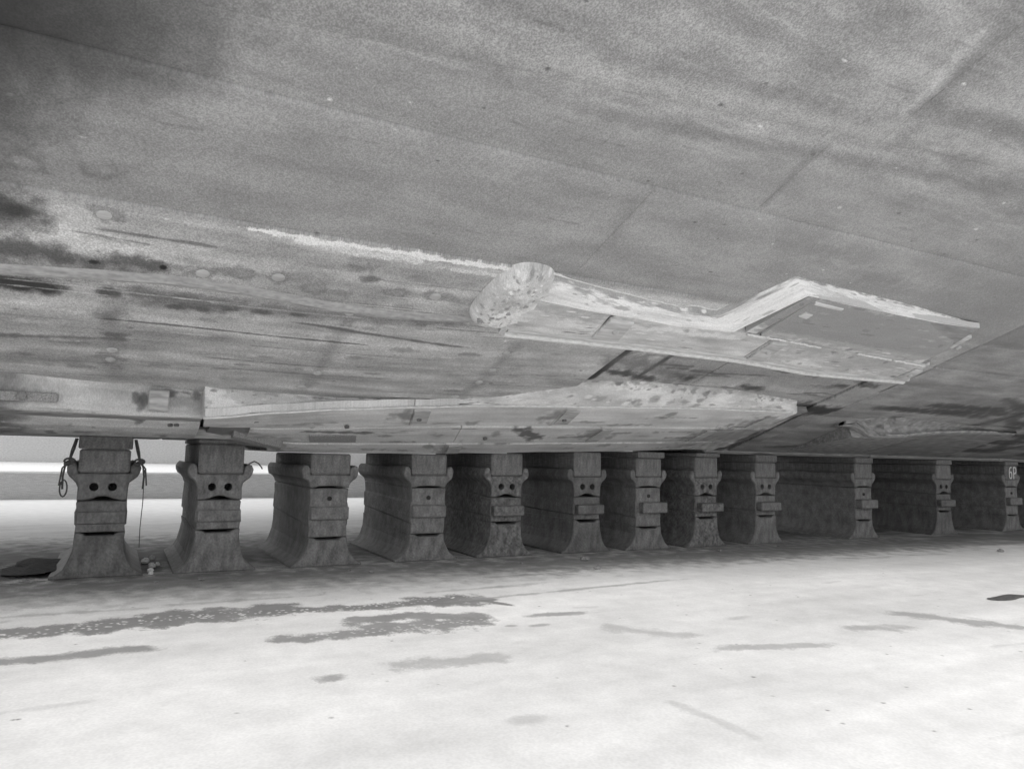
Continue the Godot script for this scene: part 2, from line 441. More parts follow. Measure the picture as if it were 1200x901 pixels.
func hull_marks(c: Canvas) -> void:
	rng.seed = 5
	# broad tide marks and scour on the upper strakes
	c.stroke(0.4, -3.62, 1.9, -3.56, 0.5, 0.10, 0.60, 0.7, 0.8, 1.2)
	c.stroke(1.9, -3.50, 6.4, -3.02, 0.6, 0.13, 0.76, 0.6, 1.0, 1.4)
	c.stroke(2.6, -3.70, 6.6, -3.30, 0.6, 0.05, 0.52, 0.6, 0.9, 1.4)
	c.stroke(4.75, -2.4, 4.82, -2.95, 0.10, 0.14, 0.52, 0.6, 1.0, 1.4)
	c.stroke(4.60, -2.5, 4.70, -2.95, 0.10, 0.12, 0.84, 0.5, 0.8, 1.2)
	c.stroke(5.0, -2.95, 6.4, -2.85, 0.5, 0.10, 0.50, 0.7, 0.8, 1.3)
	c.dab(5.4, -2.65, 0.5, 0.22, 0.72, 0.5, 0.9, 1.2)
	c.stroke(4.36, -3.62, 4.44, -4.06, 0.05, 0.06, 0.5, 0.45, 1.0, 1.2)
	c.stroke(3.30, -4.25, 3.46, -4.8, 0.10, 0.06, 0.54, 0.45, 1.0, 1.4)
	c.dab(5.6, -4.35, 0.8, 0.14, 0.52, 0.5, 0.9, 1.2)
	c.dab(6.6, -4.55, 0.9, 0.12, 0.48, 0.5, 0.9, 1.2)
	for k in 60:
		var x := rng.randf_range(-1.0, 8.0); var z := rng.randf_range(-5.1, -2.2)
		c.stroke(x, z, x + rng.randf_range(0.02, 0.25), z + rng.randf_range(-0.02, 0.02), 0.03, 0.012, rng.randf_range(0.48, 0.58), 0.5, 0.8, 1.6)
	for k in 60:
		var x := rng.randf_range(0.5, 8.0); var z := rng.randf_range(-3.8, -2.0)
		c.stroke(x, z, x + rng.randf_range(0.1, 0.6), z + rng.randf_range(-0.04, 0.04), 0.10, 0.03, rng.randf_range(0.68, 0.76), 0.4, 1.0, 1.4)
	flecks(c, 160, -1.0, 9.0, -8.0, -2.0, 0.02, 0.012, 0.82, 0.92, 0.8)
	flecks(c, 160, -1.0, 9.0, -8.0, -2.0, 0.02, 0.012, 0.36, 0.5, 0.8)
	flecks(c, 60, -1.0, 5.0, -7.8, -5.4, 0.16, 0.05, 0.80, 0.88, 0.6)
	flecks(c, 60, -1.0, 5.0, -7.8, -5.4, 0.16, 0.05, 0.5, 0.62, 0.6)
	# vignette shade painted into the hull colour at upper left; grime blotches follow
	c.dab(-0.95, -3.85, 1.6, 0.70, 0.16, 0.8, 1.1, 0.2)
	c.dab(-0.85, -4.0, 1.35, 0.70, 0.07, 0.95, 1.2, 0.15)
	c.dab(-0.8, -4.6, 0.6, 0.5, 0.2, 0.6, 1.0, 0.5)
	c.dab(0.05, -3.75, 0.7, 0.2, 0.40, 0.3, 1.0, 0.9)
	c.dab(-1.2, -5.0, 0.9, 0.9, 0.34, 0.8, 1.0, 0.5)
	c.stroke(-1.5, -5.45, -0.60, -5.45, 0.22, 0.22, 0.24, 0.95, 0.9, 0.9)
	c.stroke(-1.6, -5.8, -0.42, -5.80, 0.12, 0.14, 0.36, 0.9, 0.6, 1.0)
	c.stroke(-1.4, -6.2, -0.5, -6.24, 0.16, 0.12, 0.20, 0.95, 0.6, 0.9)
	c.dab(-0.10, -6.22, 0.12, 0.08, 0.34, 0.9, 0.5, 0.9)
	c.stroke(-0.25, -5.84, 0.08, -5.80, 0.16, 0.12, 0.36, 0.85, 0.8, 1.5)
	c.dab(-0.2, -5.84, 0.05, 0.03, 0.16, 0.9, 0.5, 1.0)
	c.dab(0.20, -5.80, 0.10, 0.09, 0.36, 0.8, 0.4, 0.9)
	c.dab(0.24, -5.80, 0.03, 0.03, 0.10, 1.0, 0.4, 0.6)
	c.stroke(0.2, -6.28, 2.75, -6.08, 0.18, 0.14, 0.50, 0.75, 0.8, 1.2)  # shading band under the lap edge, painted into the plating
	c.stroke(0.1, -6.20, 0.8, -6.22, 0.12, 0.12, 0.40, 0.7, 0.7, 1.2)
	c.stroke(0.5, -5.76, 2.6, -5.72, 0.2, 0.06, 0.56, 0.5, 0.8, 1.2)
	for p in [[0.36, -6.32], [0.57, -6.31], [0.77, -6.27], [1.0, -6.25], [1.3, -6.22]]:
		c.dab(p[0], p[1], 0.10, 0.05, 0.36, 0.8, 0.6, 0.9)
	for p in [[-0.14, -5.34], [0.51, -5.81], [0.77, -5.76], [1.04, -5.74], [1.35, -5.82], [1.98, -5.75], [2.33, -5.72], [-0.16, -4.98], [-0.56, -5.03], [2.32, -6.07], [2.46, -6.12]]:
		c.dab(p[0], p[1], 0.13, 0.085, 0.46, 0.6, 0.5, 1.7)
		c.dab(p[0], p[1] + 0.01, 0.08, 0.05, 0.66, 0.6, 0.5, 1.5)
	c.stroke(-0.10, -5.5, 0.5, -5.50, 0.1, 0.02, 0.42, 0.7, 0.7, 1.2)
	c.dab(-0.10, -6.55, 0.16, 0.12, 0.42, 0.7, 0.8, 1.3)
	c.dab(-0.04, -6.85, 0.14, 0.06, 0.30, 0.8, 0.7, 1.1)
	for x in [-0.06, 1.72, 3.52]:
		c.stroke(x, -6.4, x + 0.02, -7.8, 0.12, 0.16, 0.54, 0.5, 0.9, 1.3)
	for k in 46:        # long scratches along the scoured strakes
		var x := rng.randf_range(-1.2, 4.0); var z := rng.randf_range(-7.9, -5.5)
		var to := rng.randf_range(0.46, 0.6) if rng.randf() < 0.6 else rng.randf_range(0.78, 0.84)
		c.stroke(x, z, x + rng.randf_range(0.4, 1.8), z + rng.randf_range(-0.03, 0.05), 0.1, 0.010, to, 0.7, 0.8, 2.0)
	c.stroke(-1.5, -7.1, 0.0, -6.92, 0.3, 0.03, 0.36, 0.6, 0.9, 1.6)
	c.stroke(-1.5, -7.5, -0.1, -7.42, 0.4, 0.20, 0.50, 0.6, 0.9, 1.1)
	c.stroke(-0.05, -6.6, 1.9, -6.62, 0.2, 0.018, 0.34, 0.7, 0.7, 1.1)
	c.stroke(1.4, -6.35, 2.9, -6.52, 0.2, 0.02, 0.36, 0.7, 0.7, 1.1)
	# limewash left along the lap, where the patched piece begins
	c.stroke(0.80, -5.26, 1.15, -5.265, 0.1, 0.022, 0.97, 1.0, 0.3, 2.4)
	c.stroke(1.15, -5.285, 2.1, -5.27, 0.18, 0.032, 0.97, 1.0, 0.3, 2.4)
	c.stroke(1.5, -5.33, 1.95, -5.33, 0.14, 0.04, 0.86, 1.0, 0.3, 2.4)
	c.stroke(2.1, -5.28, 2.9, -5.25, 0.12, 0.026, 0.97, 1.0, 0.3, 2.4)
	c.stroke(2.4, -5.36, 3.0, -5.34, 0.2, 0.03, 0.84, 1.0, 0.3, 2.4)
	c.dab(1.62, -5.5, 0.16, 0.07, 0.44, 0.7, 0.7, 1.3)
	c.dab(1.72, -5.62, 0.10, 0.05, 0.40, 0.7, 0.7, 1.3)
	c.stroke(8.6, -4.6, 9.4, -2.0, 1.8, 1.6, 0.54, 0.75, 1.0, 0.6)
	c.stroke(6.0, -6.5, 9.5, -6.8, 1.0, 0.9, 0.58, 0.7, 1.0, 0.8)
	# the lower plates beyond the third butt are foul; edge shadows painted in too
	c.stroke(4.90, -6.35, 4.90, -7.1, 0.07, 0.1, 0.18, 0.95, 0.5, 0.8)  # shadow edge of the recessed butt, painted into the colour
	c.stroke(5.52, -6.45, 5.50, -6.9, 0.05, 0.1, 0.26, 0.9, 0.6, 0.8)
	c.stroke(4.9, -6.6, 6.2, -6.95, 0.3, 0.3, 0.46, 0.7, 0.9, 1.3)
	for p in [[5.2, -6.95, 0.3], [5.6, -7.02, 0.28], [6.2, -6.92, 0.22], [7.4, -7.05, 0.3], [8.0, -6.5, 0.25], [8.8, -6.75, 0.2], [9.2, -6.6, 0.3]]:
		c.dab(p[0], p[1], p[2], 0.10, 0.24, 0.8, 0.7, 1.2)
	for k in 40:
		var x := rng.randf_range(5.0, 9.2); var z := rng.randf_range(-7.6, -6.2)
		c.stroke(x, z, x + rng.randf_range(0.1, 0.7), z + rng.randf_range(-0.05, 0.05), 0.08, 0.03, rng.randf_range(0.36, 0.54), 0.7, 0.8, 1.3)
	c.stroke(8.4, -7.5, 10.0, -7.55, 0.3, 0.22, 0.18, 0.9, 0.6, 1.0)  # shadow wedge past the docking keel's right end, painted in
	for k in 12:
		var x := rng.randf_range(9.0, 9.5)
		c.stroke(x, rng.randf_range(-9.6, -7.6), x + 0.2, rng.randf_range(-9.6, -7.6), 0.1, 0.1, 0.3, 0.6, 0.9, 1.3)

const FLOOR_X0 := -4.0
const FLOOR_X1 := 14.0
const FLOOR_Z0 := -16.5
const FLOOR_Z1 := 0.0
func silt_and_shade(c: Canvas) -> void:
	c.stroke(-6, -11.5, 40, -10.8, 2.4, 2.7, 0.30, 0.95, 0.9, 0.8)  # dirt strip also carries the painted shadow of the ship
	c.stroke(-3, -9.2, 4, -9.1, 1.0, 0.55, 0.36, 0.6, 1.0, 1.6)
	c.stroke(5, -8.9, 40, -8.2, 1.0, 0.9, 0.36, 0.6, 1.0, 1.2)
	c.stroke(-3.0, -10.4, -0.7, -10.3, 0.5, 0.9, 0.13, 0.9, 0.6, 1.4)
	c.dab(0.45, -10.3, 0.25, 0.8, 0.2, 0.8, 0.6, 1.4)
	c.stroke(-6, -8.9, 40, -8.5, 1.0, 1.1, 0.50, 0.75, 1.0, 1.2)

func paint_floor() -> void:
	var w := 1760
	var h := 1480
	var cloud := noise_bytes(noise(31, 0.004, 6), w, h, 2)
	var rough := grit(32, w * h)
	var drag := noise_bytes(noise(33, 0.02, 5), w, h, 6)
	var rag := ragged_bytes(34, 0.03, w, h)
	var c := Canvas.new(w, h, FLOOR_X0, FLOOR_X1, FLOOR_Z0, FLOOR_Z1, rag)
	c.v.resize(w * h)
	c.grain = rough
	c.strength.resize(h)
	c.strength.fill(0.06)
	for j in h:
		for i in w:
			var q := j * w + i
			var g := 0.86 + 0.10 * (cloud[q] / 255.0 - 0.5) + 0.08 * (drag[q] / 255.0 - 0.5)
			c.v[q] = clampi(int(g * 255.0), 8, 250)
	# run out to the plain grey of the floor beyond
	for j in h:
		for i in w:
			var e := minf(minf(i, w - 1 - i) / 90.0, minf(j + 40, h - 1 - j) / 90.0)
			if e < 1.0:
				var q := j * w + i
				c.v[q] = int(lerpf(219.0, c.v[q], e))
	rng.seed = 9
	# silt along the keel blocks, spread wider to paint in the ship's shadow
	silt_and_shade(c)
	for k in 60:
		var x := rng.randf_range(-3, 13); var z := rng.randf_range(-9.6, -7.4)
		c.stroke(x, z, x + rng.randf_range(0.3, 1.6), z + rng.randf_range(-0.1, 0.1), 0.2, 0.07, rng.randf_range(0.5, 0.68), 0.4, 0.9, 2.0)
	# damp left of water
	var damp := 0.50
	for s in [[-1.2, -7.12, 0.05, -6.97, 0.30, 0.17], [0.05, -7.05, 0.45, -7.05, 0.25, 0.20], [0.45, -7.10, 0.75, -7.15, 0.2, 0.10], [0.6, -7.15, 1.35, -7.12, 0.3, 0.24], [1.4, -7.1, 2.2, -6.93, 0.2, 0.11],
		[2.2, -6.92, 2.9, -6.95, 0.2, 0.12], [2.8, -6.98, 3.35, -6.92, 0.16, 0.24], [3.35, -6.9, 3.52, -6.55, 0.05, 0.06]]:
		c.stroke(s[0], s[1], s[2], s[3], s[4] * 1.3, s[5] * 1.35, damp, 0.95, 0.35, 1.5)
	for s in [[1.35, -5.98, 2.1, -6.0, 0.2, 0.11], [2.1, -6.1, 2.8, -5.98, 0.2, 0.20], [2.05, -6.45, 2.35, -6.42, 0.14, 0.14], [2.35, -6.42, 2.95, -6.2, 0.2, 0.12]]:
		c.stroke(s[0], s[1], s[2], s[3], s[4] * 1.3, s[5] * 1.35, damp + 0.04, 0.9, 0.35, 1.6)
	c.stroke(-0.9, -6.10, 0.26, -6.16, 0.2, 0.13, damp + 0.03, 0.85, 0.5, 1.4)
	c.stroke(1.9, -4.98, 2.5, -4.88, 0.25, 0.13, 0.70, 0.9, 0.5, 2.0)
	c.dab(1.35, -4.87, 0.13, 0.10, 0.60, 0.9, 0.5, 1.3)
	c.stroke(3.55, -6.0, 3.95, -5.94, 0.16, 0.09, 0.62, 0.9, 0.5, 1.5)
	c.dab(3.35, -5.65, 0.14, 0.06, 0.66, 0.9, 0.4, 0.8)
	c.dab(3.12, -5.72, 0.08, 0.05, 0.66, 0.9, 0.4, 0.8)
	c.stroke(3.9, -5.3, 4.3, -4.86, 0.16, 0.16, 0.70, 0.8, 0.7, 2.0)
	c.stroke(4.3, -4.40, 5.1, -4.15, 0.16, 0.10, 0.68, 0.9, 0.6, 2.0)
	c.stroke(6.9, -4.65, 7.35, -3.92, 0.2, 0.14, 0.64, 0.9, 0.5, 2.0)
	c.stroke(6.0, -4.45, 6.3, -4.28, 0.2, 0.10, 0.68, 0.9, 0.6, 2.0)
	c.dab(2.11, -3.69, 0.16, 0.10, 0.74, 0.9, 0.5, 0.7)
	c.stroke(3.07, -3.58, 3.09, -2.95, 0.05, 0.06, 0.74, 0.8, 0.8, 2.0)
	c.stroke(3.3, -6.9, 6.0, -7.1, 0.3, 0.06, 0.62, 0.7, 0.8, 2.0)
	for k in 26:
		var x := rng.randf_range(-1, 11); var z := rng.randf_range(-7.0, -1.5)
		c.stroke(x, z, x + rng.randf_range(0.0, 0.5), z + rng.randf_range(-0.05, 0.05), rng.randf_range(0.03, 0.15), rng.randf_range(0.02, 0.05), rng.randf_range(0.72, 0.82), 0.6, 0.9, 2.0)
	for k in 160:
		c.dab(rng.randf_range(-1, 10), rng.randf_range(-8.5, -2.0), 0.014, 0.014, rng.randf_range(0.4, 0.7), 0.8, 0.5, 1.0)
	# pale grit in the damp streaks
	for k in 230:
		var x := rng.randf_range(-0.7, 3.4)
		var z := -7.02 - 0.10 * sin(x * 2.4) + rng.randf_range(-0.13, 0.10)
		c.dab(x, z, rng.randf_range(0.010, 0.020), rng.randf_range(0.010, 0.022), 0.9, 0.9, 0.4, 0.6)
	for k in 50:
		c.dab(rng.randf_range(1.4, 3.0), rng.randf_range(-6.1, -5.92), 0.016, 0.016, 0.86, 0.9, 0.5, 0.5)
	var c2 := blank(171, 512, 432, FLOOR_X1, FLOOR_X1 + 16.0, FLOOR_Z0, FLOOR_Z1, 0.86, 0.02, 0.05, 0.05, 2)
	silt_and_shade(c2)
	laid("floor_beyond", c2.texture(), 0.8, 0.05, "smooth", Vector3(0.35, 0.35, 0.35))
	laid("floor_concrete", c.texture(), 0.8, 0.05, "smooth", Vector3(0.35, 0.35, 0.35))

# ------------------------------------------------------------------ the ship's bottom
func hull_y(x: float, z: float) -> float:
	var d := maxf(z - KEEL_Z, 0.0)
	return KEEL_Y + 0.26 * d + 0.012 * d * d + 0.016 * wave.get_noise_2d(x * 0.7, z) - 0.07 * smoothstep(4.8, 2.4, x) * sin(PI * clampf((z + 8.1) / 2.8, 0.0, 1.0))

func on_hull(x: float, z: float, down := 0.0) -> Vector3:
	return Vector3(x, hull_y(x, z) - down, z)

func plate(called: String, x0: float, x1: float, zlo: Callable, zhi: Callable, down: float, material: Material, parent: Node, slant := 0.0, step := 0.16) -> MeshInstance3D:
	# one shell plate: its outer face stands «down» below the hull's line, edges chamfered
	var s := Shape.new()
	var e := 0.012
	var us := [0.0, e / (x1 - x0)]
	var nx := maxi(3, int((x1 - x0) / step))
	for k in range(1, nx): us.append(float(k) / nx)
	us.append(1.0 - e / (x1 - x0)); us.append(1.0)
	var width: float = absf(zhi.call((x0 + x1) / 2) - zlo.call((x0 + x1) / 2))
	var ts := [0.0, e / width]
	var nz := maxi(2, int(width / step))
	for k in range(1, nz): ts.append(float(k) / nz)
	ts.append(1.0 - e / width); ts.append(1.0)
	var grid := []
	var uvs := []
	for i in us.size():
		var a := []
		var b := []
		for j in ts.size():
			var x: float = lerpf(x0, x1, us[i]) + slant * (ts[j] - 0.5)
			var z := lerpf(zlo.call(x), zhi.call(x), ts[j])
			if j == 0 or j == ts.size() - 1: z += 0.005 * wave.get_noise_2d(x * 9.0, z * 3.0)
			var lift := 0.006 if i == 0 or i == us.size() - 1 or j == 0 or j == ts.size() - 1 else 0.0
			a.append(on_hull(x, z, down - lift))
			b.append(Vector2((x - HULL_X0) / (HULL_X1 - HULL_X0), (z - HULL_Z0) / (HULL_Z1 - HULL_Z0)))
		grid.append(a); uvs.append(b)
	s.sheet(grid, Vector3.DOWN, uvs)
	var rise := Vector3(0, 0.07, 0)
	var ni := us.size() - 1
	var nj := ts.size() - 1
	for i in ni:
		for j in [0, nj]:
			var uv: Vector2 = uvs[i][j]
			var o := Vector3(0, 0, -1.0 if j == 0 else 1.0)
			s.tri(grid[i][j], grid[i + 1][j], grid[i + 1][j] + rise, o, uv, uvs[i + 1][j], uvs[i + 1][j]); s.tri(grid[i][j], grid[i + 1][j] + rise, grid[i][j] + rise, o, uv, uvs[i + 1][j], uv)
	for j in nj:
		for i in [0, ni]:
			var uv: Vector2 = uvs[i][j]
			var o := Vector3(-1.0 if i == 0 else 1.0, 0, 0)
			s.tri(grid[i][j], grid[i][j + 1], grid[i][j + 1] + rise, o, uv, uvs[i][j + 1], uvs[i][j + 1]); s.tri(grid[i][j], grid[i][j + 1] + rise, grid[i][j] + rise, o, uv, uvs[i][j + 1], uv)
	return put(called, s, material, parent)

func ship_edge(x: float) -> float:       # where the bottom turns up; unseen flare at right added to cut sky light
	return -1.2 + 5.8 * smoothstep(3.0, 18.0, x)

func seam_b(x: float) -> float:          # the first seam bends where the ship begins to fill out
	return -3.74 + 0.085 * clampf(x, -2.0, 9.0) + 0.004 * clampf(x, 0.0, 9.0) ** 1.5
func at(v: float) -> Callable:
	return func(_x): return v

func loft(called: String, lines: Array, material: Material, parent: Node, closed_ends := true, smooth := -1, ux0 := 0.0, ux1 := 1.0, vs := []) -> MeshInstance3D:
	# lines: for every station along x a closed ring of points
	var s := Shape.new()
	var n: int = lines[0].size()
	for k in lines.size() - 1:
		var mid := Vector3.ZERO
		for p in lines[k]: mid += p / n
		for p in n:
			var q := (p + 1) % n
			var c: Vector3 = (lines[k][p] + lines[k][q]) / 2.0 - mid
			var o := Vector3(0, c.y, c.z)
			if vs.is_empty():
				s.quad(lines[k][p], lines[k + 1][p], lines[k + 1][q], lines[k][q], o, smooth)
				continue
			var ua: float = (lines[k][p].x - ux0) / (ux1 - ux0)
			var ub: float = (lines[k + 1][p].x - ux0) / (ux1 - ux0)
			var sg := 5 if vs[p] < 0.999 and vs[q] > 0.001 and q > p else -1
			if smooth == -2: sg = -1
			s.tri(lines[k][p], lines[k + 1][p], lines[k + 1][q], o, Vector2(ua, vs[p]), Vector2(ub, vs[p]), Vector2(ub, vs[q]), sg)
			s.tri(lines[k][p], lines[k + 1][q], lines[k][q], o, Vector2(ua, vs[p]), Vector2(ub, vs[q]), Vector2(ua, vs[q]), sg)
	if closed_ends:
		for e in [0, lines.size() - 1]:
			var o := Vector3(-1.0 if e == 0 else 1.0, 0, 0)
			for p in range(1, n - 1):
				s.tri(lines[e][0], lines[e][p], lines[e][p + 1], o)
	return put(called, s, material, parent)

func curve_at(points: Array, x: float) -> Array:
	# points: [x, a, b, ...] rising in x; the values between them
	if x <= points[0][0]: return points[0]
	for k in points.size() - 1:
		if x <= points[k + 1][0]:
			var t: float = (x - points[k][0]) / (points[k + 1][0] - points[k][0])
			t = t * t * (3.0 - 2.0 * t) * 0.4 + t * 0.6
			var r := [x]
			for j in range(1, points[k].size()): r.append(lerpf(points[k][j], points[k + 1][j], t))
			return r
	return points[-1]

func rivet(x: float, z: float, r: float, down: float, parent: Node, thick := 0.022) -> void:
	var s := Shape.new()
	var n := Vector3(0, -0.93, 0.37)
	var u := Vector3.RIGHT
	var v := n.cross(u)
	var o := on_hull(x, z, down) - n * 0.012
	var prof := [[r * 1.05, 0.0], [r, thick * 0.6], [r * 0.8, thick], [r * 0.4, thick * 1.2], [0.0, thick * 1.25]]
	for k in prof.size() - 1:
		for a in 12:
			var p := []
			for q in [[k, a], [k, a + 1], [k + 1, a + 1], [k + 1, a]]:
				var t: float = TAU * q[1] / 12.0
				p.append(o + (u * cos(t) + v * sin(t)) * prof[q[0]][0] + n * (prof[q[0]][1] + 0.012))
			s.quad(p[0], p[1], p[2], p[3], n + (p[0] + p[1]) / 2.0 - o, 4)
	put("rivet_head", s, M.strip, parent)

func slab_on_hull(called: String, corners: Array, down: float, thick: float, material: Material, parent: Node) -> MeshInstance3D:
	# a flat strap or pad, corners [x, z] in order, lying against a face that is «down» below the hull's line
	var s := Shape.new()
	var lo := []; var inn := []; var hi := []
	var mid := Vector2.ZERO
	for c in corners: mid += Vector2(c[0], c[1]) / corners.size()
	for c in corners:
		hi.append(on_hull(c[0], c[1], down - 0.02))
		lo.append(on_hull(c[0], c[1], down + thick * 0.6))
		var q := Vector2(c[0], c[1]).move_toward(mid, 0.015)
		inn.append(on_hull(q.x, q.y, down + thick))
	var n := corners.size()
	for k in n:
		var j := (k + 1) % n
		var c2: Vector2 = Vector2(corners[k][0] + corners[j][0], corners[k][1] + corners[j][1]) / 2.0 - mid
		s.quad(hi[k], hi[j], lo[j], lo[k], Vector3(c2.x, 0, c2.y))
		s.quad(lo[k], lo[j], inn[j], inn[k], Vector3(c2.x, -1, c2.y))
	for k in range(1, n - 1): s.tri(inn[0], inn[k], inn[k + 1], Vector3.DOWN)
	return put(called, s, material, parent)

func build_ship() -> void:
	var ship := thing("ship_hull", "grey riveted ship bottom filling the upper picture, resting on the keel blocks", "ship")
	# the body of the ship behind the plates: bottom, sides and deck as one closed skin
	var sections := []
	for q in 39:
		var x := -16.0 + q * 2.0
		var zs := []
		for k in 25: zs.append(lerpf(ship_edge(x), KEEL_Z, k / 24.0))
		var half := []
		for z in zs:
			var d: float = z - KEEL_Z
			half.append(Vector2(z - MID_Z, KEEL_Y + 0.26 * d + 0.012 * d * d + 0.05))
		var ring := [Vector2(half[0].x + 0.9, 13.5), Vector2(half[0].x + 0.9, half[0].y + 1.8), Vector2(half[0].x + 0.8, half[0].y + 0.9), Vector2(half[0].x + 0.5, half[0].y + 0.35)] + half
		var far_side := lerpf(0.86, 1.02, smoothstep(0.0, 10.0, x))  # unseen far half narrowed at left, widened at right to steer light
		var r := []
		for p in ring: r.append(Vector3(x, p.y, MID_Z + p.x))
		ring.reverse()
		for p in ring: r.append(Vector3(x, p.y, MID_Z - p.x * far_side))
		sections.append(r)
	var s := Shape.new()
	var n: int = sections[0].size()
	for q in sections.size() - 1:
		for k in n:
			var j := (k + 1) % n
			var m: Vector3 = (sections[q][k] + sections[q][j]) / 2.0
			s.quad(sections[q][k], sections[q + 1][k], sections[q + 1][j], sections[q][j], Vector3(0, m.y - 8.0, (m.z - MID_Z) * 0.5))
	for e in [0, sections.size() - 1]:
		for k in n / 2 - 1:
			s.quad(sections[e][k], sections[e][k + 1], sections[e][n - 2 - k], sections[e][n - 1 - k], Vector3(-1.0 if e == 0 else 1.0, 0, 0))
	put("hull_body", s, M.side, ship)
	# shell plates in their strakes: in strakes and out strakes take turns, every butt its own gap
	var top := func(x): return ship_edge(x) - 0.03
	var a_line := at(-4.13)
	var w_line := at(-5.30)
	var l_line := at(-6.0)
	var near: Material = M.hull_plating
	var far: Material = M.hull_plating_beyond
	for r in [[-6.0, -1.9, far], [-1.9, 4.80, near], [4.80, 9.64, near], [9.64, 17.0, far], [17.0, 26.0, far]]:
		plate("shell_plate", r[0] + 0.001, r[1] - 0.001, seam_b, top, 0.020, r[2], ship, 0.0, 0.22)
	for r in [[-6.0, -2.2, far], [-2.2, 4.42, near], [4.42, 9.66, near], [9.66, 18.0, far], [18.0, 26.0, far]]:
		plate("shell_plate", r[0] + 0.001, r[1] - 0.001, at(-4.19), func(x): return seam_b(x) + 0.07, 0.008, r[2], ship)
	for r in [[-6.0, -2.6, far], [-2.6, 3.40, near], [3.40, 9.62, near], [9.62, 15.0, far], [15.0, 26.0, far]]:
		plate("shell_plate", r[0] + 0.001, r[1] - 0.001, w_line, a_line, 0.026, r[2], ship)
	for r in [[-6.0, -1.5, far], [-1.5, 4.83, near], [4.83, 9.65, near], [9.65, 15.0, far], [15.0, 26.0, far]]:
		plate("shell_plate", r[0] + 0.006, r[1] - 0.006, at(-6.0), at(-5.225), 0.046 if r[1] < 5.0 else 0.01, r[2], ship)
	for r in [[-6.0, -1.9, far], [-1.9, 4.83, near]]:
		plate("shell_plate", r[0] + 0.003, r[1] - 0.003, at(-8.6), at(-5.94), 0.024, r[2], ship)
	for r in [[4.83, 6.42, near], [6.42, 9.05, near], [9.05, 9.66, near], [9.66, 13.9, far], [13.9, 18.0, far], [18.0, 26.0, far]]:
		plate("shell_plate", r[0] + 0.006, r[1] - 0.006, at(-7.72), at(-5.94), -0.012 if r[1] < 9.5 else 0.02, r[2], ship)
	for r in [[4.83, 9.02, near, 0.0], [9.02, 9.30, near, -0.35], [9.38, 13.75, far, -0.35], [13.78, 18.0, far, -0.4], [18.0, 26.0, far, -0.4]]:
		plate("shell_plate", r[0] + 0.006, r[1] - 0.006, at(-9.75), at(-7.66), -0.03 if r[1] < 9.1 else 0.012, r[2], ship, r[3])
	# the flat keel
	var kx := [-6.0, 0.6, 1.9, 9.0, 13.4, 18.0, 26.0]
	for k in kx.size() - 1:
		if k == 2: continue
		var b := Shape.new()
		b.box(Vector3(kx[k] + 0.004, 1.585, -11.66), Vector3(kx[k + 1] - 0.004, 1.72, -9.62 if k > 1 else -9.2), 0.03)
		put("keel_plate", b, M.dark_hull if k > 1 else M.strip, ship)
	# lap edge with its limewashed lip and rivets
	for p in [[1.75, -7.32], [1.70, -7.77], [3.48, -6.59], [3.54, -7.01], [3.54, -7.33], [3.47, -7.80], [-0.05, -7.15], [-0.06, -7.37], [1.71, -6.12]]:
		rivet(p[0], p[1], 0.042, 0.020, ship, 0.014)
	for p in [[-0.14, -5.36], [0.51, -5.81], [1.04, -5.74], [2.33, -5.72]]:
		rivet(p[0], p[1], 0.05, 0.042, ship, 0.008)
	var ridge := []
	for k in 60:
		var x := lerpf(-6.0, 2.80, k / 59.0)
		var z := -6.0 + 0.05 * sin(x * 2.1 + 0.6) + 0.012 * wave.get_noise_2d(x * 10.0, 33.0)
		var fade := smoothstep(2.75, 1.9, x) * 0.6 + 0.4
		ridge.append([on_hull(x, z + 0.075, 0.044), on_hull(x, z + 0.045, 0.044 + 0.012 * fade), on_hull(x, z, 0.05 + 0.016 * fade), on_hull(x, z - 0.035, 0.045 + 0.012 * fade), on_hull(x, z - 0.05, 0.0), on_hull(x, z + 0.06, 0.0)])
	loft("lap_edge", ridge, M.lap, ship)
	build_left_strip(ship)
	build_lower_docking_piece(ship)
	build_upper_docking_piece(ship)
	build_far_strip(ship)

